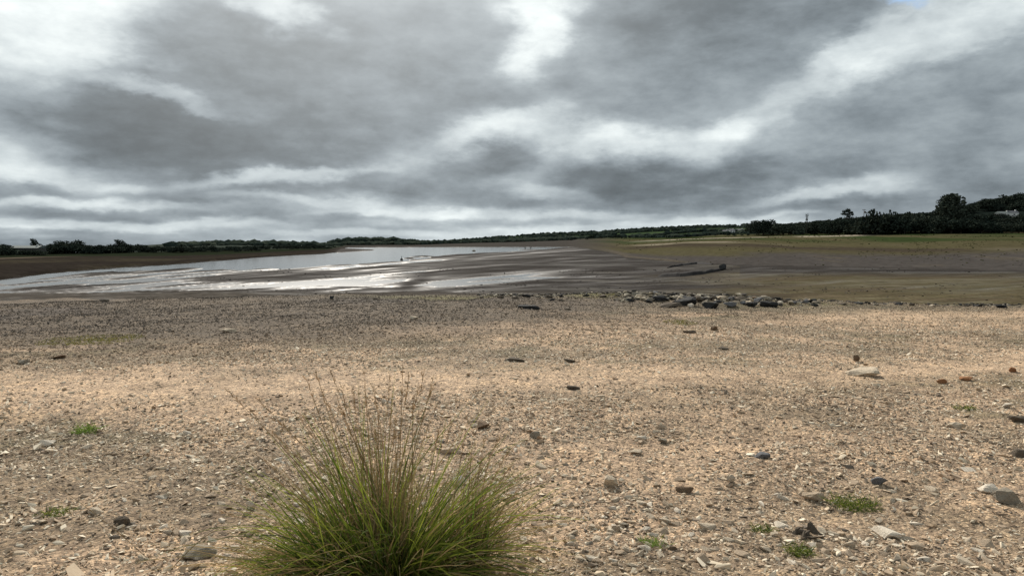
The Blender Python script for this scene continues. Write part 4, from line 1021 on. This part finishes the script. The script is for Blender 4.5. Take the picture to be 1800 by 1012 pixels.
# the right-hand wood, front row and up the slope
for X in np.arange(1030, 1850, 8.0):
    X += random.uniform(-4, 4); rt = np.interp(X, PROF[:, 0], PROF[:, 4]); rho = rt * random.uniform(.98, 1.06)
    Yt_ = np.interp(X, [1000, 1100, 1200, 1250, 1310, 1325, 1340, 1360, 1400, 1450, 1500, 1530, 1545, 1600, 1650, 1700, 1715, 1740, 1790, 1815, 2200], [412, 412, 410, 412, 411, 394, 389, 394, 393, 388, 386, 384, 381, 379, 380, 382, 386, 390, 390, 382, 380]) + random.uniform(0, 6)
    pr = random.choice([P_round, P_broad, P_broad, P_bush])
    o = put_top(pr, X, rho, Yt_, 'x', group='dark trees in the front row of the right-hand wood', wide=1.35)
    tp.append((o, '%s tree in the front row %s' % (shape_word(pr), between(X, RM)), X))
for k in range(215):
    X = 1320 + 510 * random.random(); f_ = random.random()
    if k > 170: X = random.uniform(1715, 1820); f_ = random.uniform(.6, 1)
    rt = np.interp(X, PROF[:, 0], PROF[:, 4]); rc = np.interp(X, PROF[:, 0], PROF[:, 6])
    rho = rt * 1.06 + (rc * .98 - rt * 1.06) * f_
    Yc_ = np.interp(X, [1300, 1400, 1450, 1500, 1545, 1600, 1650, 1690, 1710, 1800, 2200], [396, 393, 388, 384, 380, 376, 373, 367, 356, 341, 304])
    if abs(X - 1766) < 60 and rho < 720: Yc_ = max(Yc_, 384.5)
    x, y = at(X, rho); hh = random.uniform(6, 11); hmax = zY(rho, Yc_) - gz(x, y)
    if hmax < 1.5: continue
    if abs(X - 1766) < 24 and rho < 720: continue
    pr = random.choice([P_round, P_broad, P_broad, P_bush])
    o = put(pr, X, rho, min(hh, hmax), 'x', group='dark trees on the wooded slope at right', wide=1.15 if pr is P_bush else 1.8)
    tp.append((o, '%s tree %s slope %s' % (shape_word(pr), 'low on the' if f_ < .3 else 'midway up' if f_ < .65 else 'high up', between(X, RM)), X))
def rho_where(X, Y, r0):
    q = r0
    while q < 1500:
        x, y = at(X, q)
        if gz(x, y) >= zY(q, Y): return q
        q += 8
    return r0
for Yr, hh, wd in ((352, 6, 'top row of the hill'), (362, 7, 'second row of the hill'), (371, 6.5, 'row above the white house'), (392, 4.2, 'row below the white house'), (399, 6, 'lowest row under the white house')):
    for X in np.arange(1706, 1850, 10.5):
        X += random.uniform(-3, 3)
        if Yr < float(np.interp(X, PROF[:, 0], PROF[:, 7])) + 6: continue
        if Yr == 371 and 1748 < X < 1786: hq = 3.0
        elif Yr == 392 and 1752 < X < 1764: hq = 5.5
        else: hq = hh * random.uniform(.8, 1.3) if not (Yr > 380 and 1740 < X < 1792) else hh * .8
        pr = random.choice([P_round, P_broad, P_bush])
        rq_ = rho_where(X, Yr, 425); x, y = at(X, rq_)
        hq = max(1.5, min(hq, zY(rq_, float(np.interp(X, [1700, 1720, 1800, 1850], [360, 353, 339, 330]))) - gz(x, y)))
        o = put(pr, X, rq_, hq, 'x', group='dark trees on the wooded slope at right', wide=1.7 if pr is not P_bush else 1.1)
        tp.append((o, '%s tree in the %s at far right' % (shape_word(pr), wd), X))
byl = {}
for q in tp: byl.setdefault(q[1], []).append(q)
ORD = ['leftmost', 'second', 'third', 'fourth', 'fifth', 'sixth', 'seventh', 'eighth', 'ninth', 'tenth', 'eleventh', 'twelfth', 'thirteenth', 'fourteenth', 'fifteenth', 'sixteenth', 'seventeenth', 'eighteenth', 'nineteenth', 'twentieth', 'next to last', 'last']
for lb, L_ in byl.items():
    L_.sort(key=lambda q: q[2])
    for k, q in enumerate(L_):
        q[0]['label'] = lb if len(L_) == 1 else (ORD[min(k, len(ORD) - 1)]) + ' ' + lb
# far-off hedges and copses that read as one mass
def copse(name, pts, label):
    v0, f0 = ICO[1]; vs = []; fs = []; o = 0
    ZZ = gzv(pts)
    for (x, y, s, sz), z in zip(pts, ZZ):
        r = np.random.default_rng(int(abs(x * 7 + y * 3))); v = v0 * (1 + r.uniform(-.35, .35, (len(v0), 1))) * [s, s, sz]
        vs.append(v + [x, y, z + sz * .4]); fs.append(f0 + o); o += len(v0)
    ob = link(name, mesh_np(name, np.vstack(vs), np.vstack(fs), FOL)); tag(ob, label, 'woodland', kind='stuff')
pts = []
for k in range(2300):
    X = random.uniform(700, 1330); rc = np.interp(X, PROF[:, 0], PROF[:, 6]); rt = np.interp(X, PROF[:, 0], PROF[:, 4])
    row = random.choice([.02, .1, .22, .4, .55, .7, .85, .97]); rho = rt * 1.02 + (rc - rt) * min(1.0, (row + .05 * math.sin(X / 40 + row * 20)))
    if vnoise(np.array([X / 22 + row * 40]), np.array([row * 9]), 3)[0] < (.35 if row > .1 else .1): continue
    x, y = at(X, rho); s = random.uniform(1.6, 4.0) * (.4 + rho / 2400); pts.append((x, y, s * 1.6, s))
copse('hedgerow_trees', pts, 'dark hedges and copses between the green fields on the far hills')
pts = []
for k in range(700):
    X = random.uniform(600, 1010); rt = np.interp(max(X, 612), PROF[:, 0], PROF[:, 4]); rho = rt * random.uniform(1.0, 1.08)
    x, y = at(X, rho); s = random.uniform(2.5, 5.5); pts.append((x, y, s * 1.6, s))
copse('shore_wood', pts, 'dark band of woodland along the far shore of the lake')
pts = []
for k in range(420):
    X = random.uniform(585, 700) if k < 240 else random.uniform(300, 600); rc = np.interp(X, PROF[:, 0], PROF[:, 6]); rho = rc * random.uniform(.8, 1.0) if k < 240 else rc * random.uniform(.5, .7)
    x, y = at(X, rho); s = random.uniform(4, 9) if k < 240 else random.uniform(2, 4); pts.append((x, y, s * 2, s))
copse('hill_wood', pts, 'bluish dark woodland on the lowest hills beyond the lake')

# ------------------------------------------------------------------ buildings, pole, things out on the lake bed
def flat_mat(name, c, rough=.7):
    m = bpy.data.materials.new(name); m.use_nodes = True; t = NT(m.node_tree); b = t.n['Principled BSDF']
    g = t.new('ShaderNodeTexCoord'); n = t.noise(g.outputs['Object'], 1.2, 5, .6)
    t.link(t.ramp(n, [(.3, tuple(q * .82 for q in c)), (.7, tuple(min(1, q * 1.08) for q in c))]), b.inputs['Base Color']); b.inputs['Roughness'].default_value = rough; return m
WALL = flat_mat('white_render', (.78, .77, .73)); ROOF = flat_mat('slate_roof', (.10, .10, .11)); SHEET = flat_mat('pale_sheet_roof', (.09, .115, .11)); PANE = flat_mat('window_glass', (.03, .035, .04), .2); WOOD = flat_mat('pole_wood', (.07, .06, .05))
def box_mesh(name, c, d, mat):
    v = np.array([(sx_, sy_, sz_) for sx_ in (-1, 1) for sy_ in (-1, 1) for sz_ in (-1, 1)]) * np.array(d) / 2 + np.array(c)
    f = [(0, 1, 3, 2), (4, 6, 7, 5), (0, 4, 5, 1), (2, 3, 7, 6), (0, 2, 6, 4), (1, 5, 7, 3)]
    return mesh_np(name, v, f, mat)
def house(X, rho, L, Dp, H, RH, label, rz=0, roofm=None, wins=3, wallm=None, lift=0.0, group=None):
    x, y = at(X, rho); h = empty('house', (x, y, gz(x, y) + lift), rz); tag(h, label, 'house', group)
    link('wall', box_mesh('wall', (0, 0, H / 2 - .5 - lift / 2), (L, Dp, H + 1 + lift), wallm or WALL), h)
    e = .25; v = [(-L / 2 - e, -Dp / 2 - e, H), (L / 2 + e, -Dp / 2 - e, H), (L / 2 + e, Dp / 2 + e, H), (-L / 2 - e, Dp / 2 + e, H), (-L / 2 - e, 0, H + RH), (L / 2 + e, 0, H + RH)]
    me_ = bpy.data.meshes.new('roof'); me_.from_pydata([(a, b, c + .01) for a, b, c in v], [], [(0, 1, 5, 4), (2, 3, 4, 5), (0, 4, 3), (1, 2, 5), (0, 3, 2, 1)]); me_.materials.append(roofm or ROOF)
    rf = link('roof', me_, h); link('chimney', box_mesh('chimney', (L * .35, 0, H + RH), (.7, .7, 1.4), WALL), rf)
    for k in range(wins):
        xx = -L / 2 + L * (k + .5) / wins
        link('window', box_mesh('window', (xx, -Dp / 2 - .02, H * .55), (1.1, .1, 1.2), PANE), h)
    return h
def rho_where(X, Y, r0):
    q = r0
    while q < 1500:
        x, y = at(X, q)
        if gz(x, y) >= zY(q, Y): return q
        q += 6
    return r0
def house_at(X, Ybase, rho, *a, **k):
    return house(X, rho_where(X, Ybase, rho), *a, **k)
house_at(1759, 383, 415, 8.0, 6, 3.2, 1.2, 'white house half hidden among dark trees on the wooded slope', wins=2, roofm=SHEET)
house_at(1775, 383, 415, 6.5, 5, 3.0, 1.6, 'small white outbuilding just right of the half hidden white house', wins=1)
house_at(1274, 410, 560, 5.0, 5, 2.0, 1.2, 'leftmost small white house of the far cluster below the hill', wins=2)
house_at(1284, 409, 560, 6.0, 5, 2.4, 1.2, 'white gabled house in the middle of the far cluster', rz=.3, wins=2)
house_at(1298, 407, 560, 9.0, 5, 1.6, .8, 'long low white building on the right of the far cluster', wins=3)
house_at(1635, 385, 415, 9.0, 5, 1.6, .6, 'low dark building with a pale roof left of the very large tree', roofm=SHEET, wins=2, wallm=flat_mat('dark_boards', (.06, .055, .05)))
house(50, 385, 15, 7, 3.4, 1.2, 'long barn with a pale grey green roof on the left shore', roofm=SHEET, wins=3, wallm=flat_mat('barn_boards', (.05, .05, .045)))
# utility pole
x, y = at(1516, 455); zb = gz(x, y); ztop = zY(455, 368)
po = empty('utility_pole', (x, y, zb)); tag(po, 'dark utility pole with a crossarm and box rising above the right-hand wood', 'utility pole')
v, f = tube([(0, 0, -.5), (0, 0, (ztop - zb) / 2), (0, 0, ztop - zb)], .22, .16, 8); link('post', mesh_np('post', np.array(v), np.array(f), WOOD, True), po)
link('crossarm', box_mesh('crossarm', (0, 0, ztop - zb - .5), (2.2, .16, .2), WOOD), po)
link('transformer', box_mesh('transformer', (.7, -.1, ztop - zb - 1.9), (.9, .6, 1.1), WOOD), po)
for s_ in (-.9, .9):
    link('insulator', box_mesh('insulator', (s_, 0, ztop - zb - .28), (.16, .16, .3), PANE), po)
# things out on the lake
def water_pt(X, Y):
    d = dir_of(X, Y); k = (WATER - CAMZ) / d.z; return d.x * k, d.y * k
x, y = water_pt(706, 457)
mp_ = empty('mooring_buoy', (x, y, WATER)); tag(mp_, 'small dark buoy with a stubby top floating near the mud at mid lake', 'buoy')
v, f = ICO[2]; link('float', mesh_np('float', v * [.7, .7, .6] + [0, 0, .25], f, SM['black'], True), mp_); link('mast', box_mesh('mast', (0, 0, 1.2), (.22, .22, 1.3), SM['black']), mp_)
x, y = water_pt(833, 441.5)
b2 = empty('mooring_buoy', (x, y, WATER)); tag(b2, 'faint grey buoy on the water towards the far shore', 'buoy')
link('float', mesh_np('float', v * [1.6, 1.2, .9] + [0, 0, .4], f, SM['grey'], True), b2)
for X, lb in ((923, 'left of two bare stumps on the thin mud bar in the lake'), (933, 'right of two bare stumps on the thin mud bar in the lake')):
    x, y = water_pt(X, 438.8); zb = max(gz(x, y), WATER); st_ = empty('dead_tree', (x, y, zb)); tag(st_, lb, 'dead tree')
    v1, f1 = tube([(0, 0, -.5), (.1, 0, 1.4), (.5, 0, 3.0)], .45, .15); link('trunk', mesh_np('trunk', np.array(v1), np.array(f1), SM['black']), st_)
    v1, f1 = tube([(0, 0, .9), (-.8, 0, 1.9), (-1.5, 0, 3.2)], .25, .1); link('branch', mesh_np('branch', np.array(v1), np.array(f1), SM['black']), st_)
def mud_rock(X, Y, wpx, hpx, label, mat='black', name='rock', seed=1, group=None):
    x, y = water_pt(X, Y); v_, f_ = stone_mesh(seed, 2, .6, 7); s = wpx / F * y / 2; z = gz(x, y)
    o = link(name, mesh_np(name, v_, f_, SM[mat])); o.location = (x, y, max(z, WATER)); o.scale = (s, s, hpx / F * y); tag(o, label, 'rock', group)
mud_rock(405, 494, 6, 4, 'small dark rock on the wet mud left of the long bright pool', seed=31)
mud_rock(428, 503, 4, 2.5, 'tiny dark rock in the bright pool at left', seed=32)
mud_rock(886, 482, 5, 4, 'small dark rock on the bright streak of water at the middle', seed=33)
mud_rock(1508, 440, 7, 4, 'small dark rock on the olive bank at right', seed=34)
# the ring of dark earth and driftwood on the mud
ring = empty('mud_bank', (*water_pt(1215, 482), 0)); tag(ring, 'low dark ring of earth lying on the mud flats right of centre', 'mud bank')
cx_, cy_ = ring.location.x, ring.location.y
RIDGE = stone_material('dark_mud', (.020, .018, .018))
def ridge(pixpts, w0, h0, nm):
    P = [water_pt(*p) for p in pixpts]; vs = []; fs = []; N_ = 40
    tt_ = np.linspace(0, len(P) - 1, N_); xs = np.interp(tt_, range(len(P)), [p[0] for p in P]); ys = np.interp(tt_, range(len(P)), [p[1] for p in P])
    for i in range(N_):
        zg = gz(xs[i], ys[i]); a = math.sin(math.pi * (i + .5) / N_) ** .4; k = .75 + .5 * vnoise(np.array([i * .45]), np.array([w0]), 9)[0]
        for (dy, dz) in ((-1, -.1), (-.5, .75), (0, 1), (.5, .7), (1, -.1)):
            vs.append((xs[i] - cx_ + dy * w0 * .2, ys[i] - cy_ + dy * w0 * a, zg + dz * h0 * a * k))
        if i:
            for q in range(4): fs.append(((i - 1) * 5 + q, (i - 1) * 5 + q + 1, i * 5 + q + 1, i * 5 + q))
    link(nm, mesh_np(nm, np.array(vs), np.array(fs), RIDGE, False), ring)
RDG = 1
ridge([(1160, 487), (1195, 486), (1235, 482), (1270, 476)], 5, 1.0, 'ridge')
ridge([(1175, 472), (1200, 467), (1225, 464), (1252, 466)], 5, .75, 'ridge')
x, y = water_pt(1272, 475); v_, f_ = stone_mesh(77, 3, .9, 9); o = link('boulder', mesh_np('boulder', v_, f_, SM['black'], False), ring)
o.location = (x - cx_, y - cy_, gz(x, y) + .5); o.scale = (1.4, 1.6, 1.7); o.rotation_euler = (0, R(25), .4)


# ---- clods and rushes that break up the flats and the right-hand bank
def litter(name, n, fx, size, mat, label, sq):
    vs = []; fs = []; o = 0; rq = random.Random(n)
    PP = [fx(rq) for _ in range(n)]; ZZ = gzv(PP)
    for k in range(n):
        (x_, y_), z_ = PP[k], ZZ[k]
        if z_ < WATER + .03: continue
        v_, f_ = RUB[k % 8]; s_ = rq.uniform(*size) * (y_ / 200) ** .5; a_ = rq.uniform(0, 6.28); ca, sa = math.cos(a_), math.sin(a_)
        vs.append((v_ * [s_, s_, s_ * sq]) @ np.array([[ca, -sa, 0], [sa, ca, 0], [0, 0, 1]]).T + [x_, y_, z_]); fs.append(f_ + o); o += len(v_)
    tag(link(name, mesh_np(name, np.vstack(vs), np.vstack(fs), mat)), label, 'ground cover', kind='stuff')
def flats(rq):
    while True:
        X = rq.uniform(350, 1950); q = rq.uniform(104, 240)
        if vnoise(np.array([X / 60.]), np.array([math.log(q) * 14]), 5)[0] > .55: return at(X, q)
CLOD = stone_material('mud_clod', (.045, .039, .034))
litter('mud_clods', 1300, flats, (.12, .45), CLOD, 'scattered dark clods and stones on the mud flats', .6)
def bank(rq):
    while True:
        X = rq.uniform(1080, 1950); rs__ = np.interp(X, PROF[:, 0], PROF[:, 1]); rt__ = np.interp(X, PROF[:, 0], PROF[:, 4]); q = rs__ + (rt__ - rs__) * rq.random() ** .6
        if vnoise(np.array([X / 45.]), np.array([q / 16.]), 6)[0] > .52: return at(X, q)
RUSH = foliage_material('rushes', (.040, .044, .018), (.085, .078, .034))
litter('rushes', 1800, bank, (.16, .48), RUSH, 'low rushes and rough grass tufts on the right-hand bank', .8)
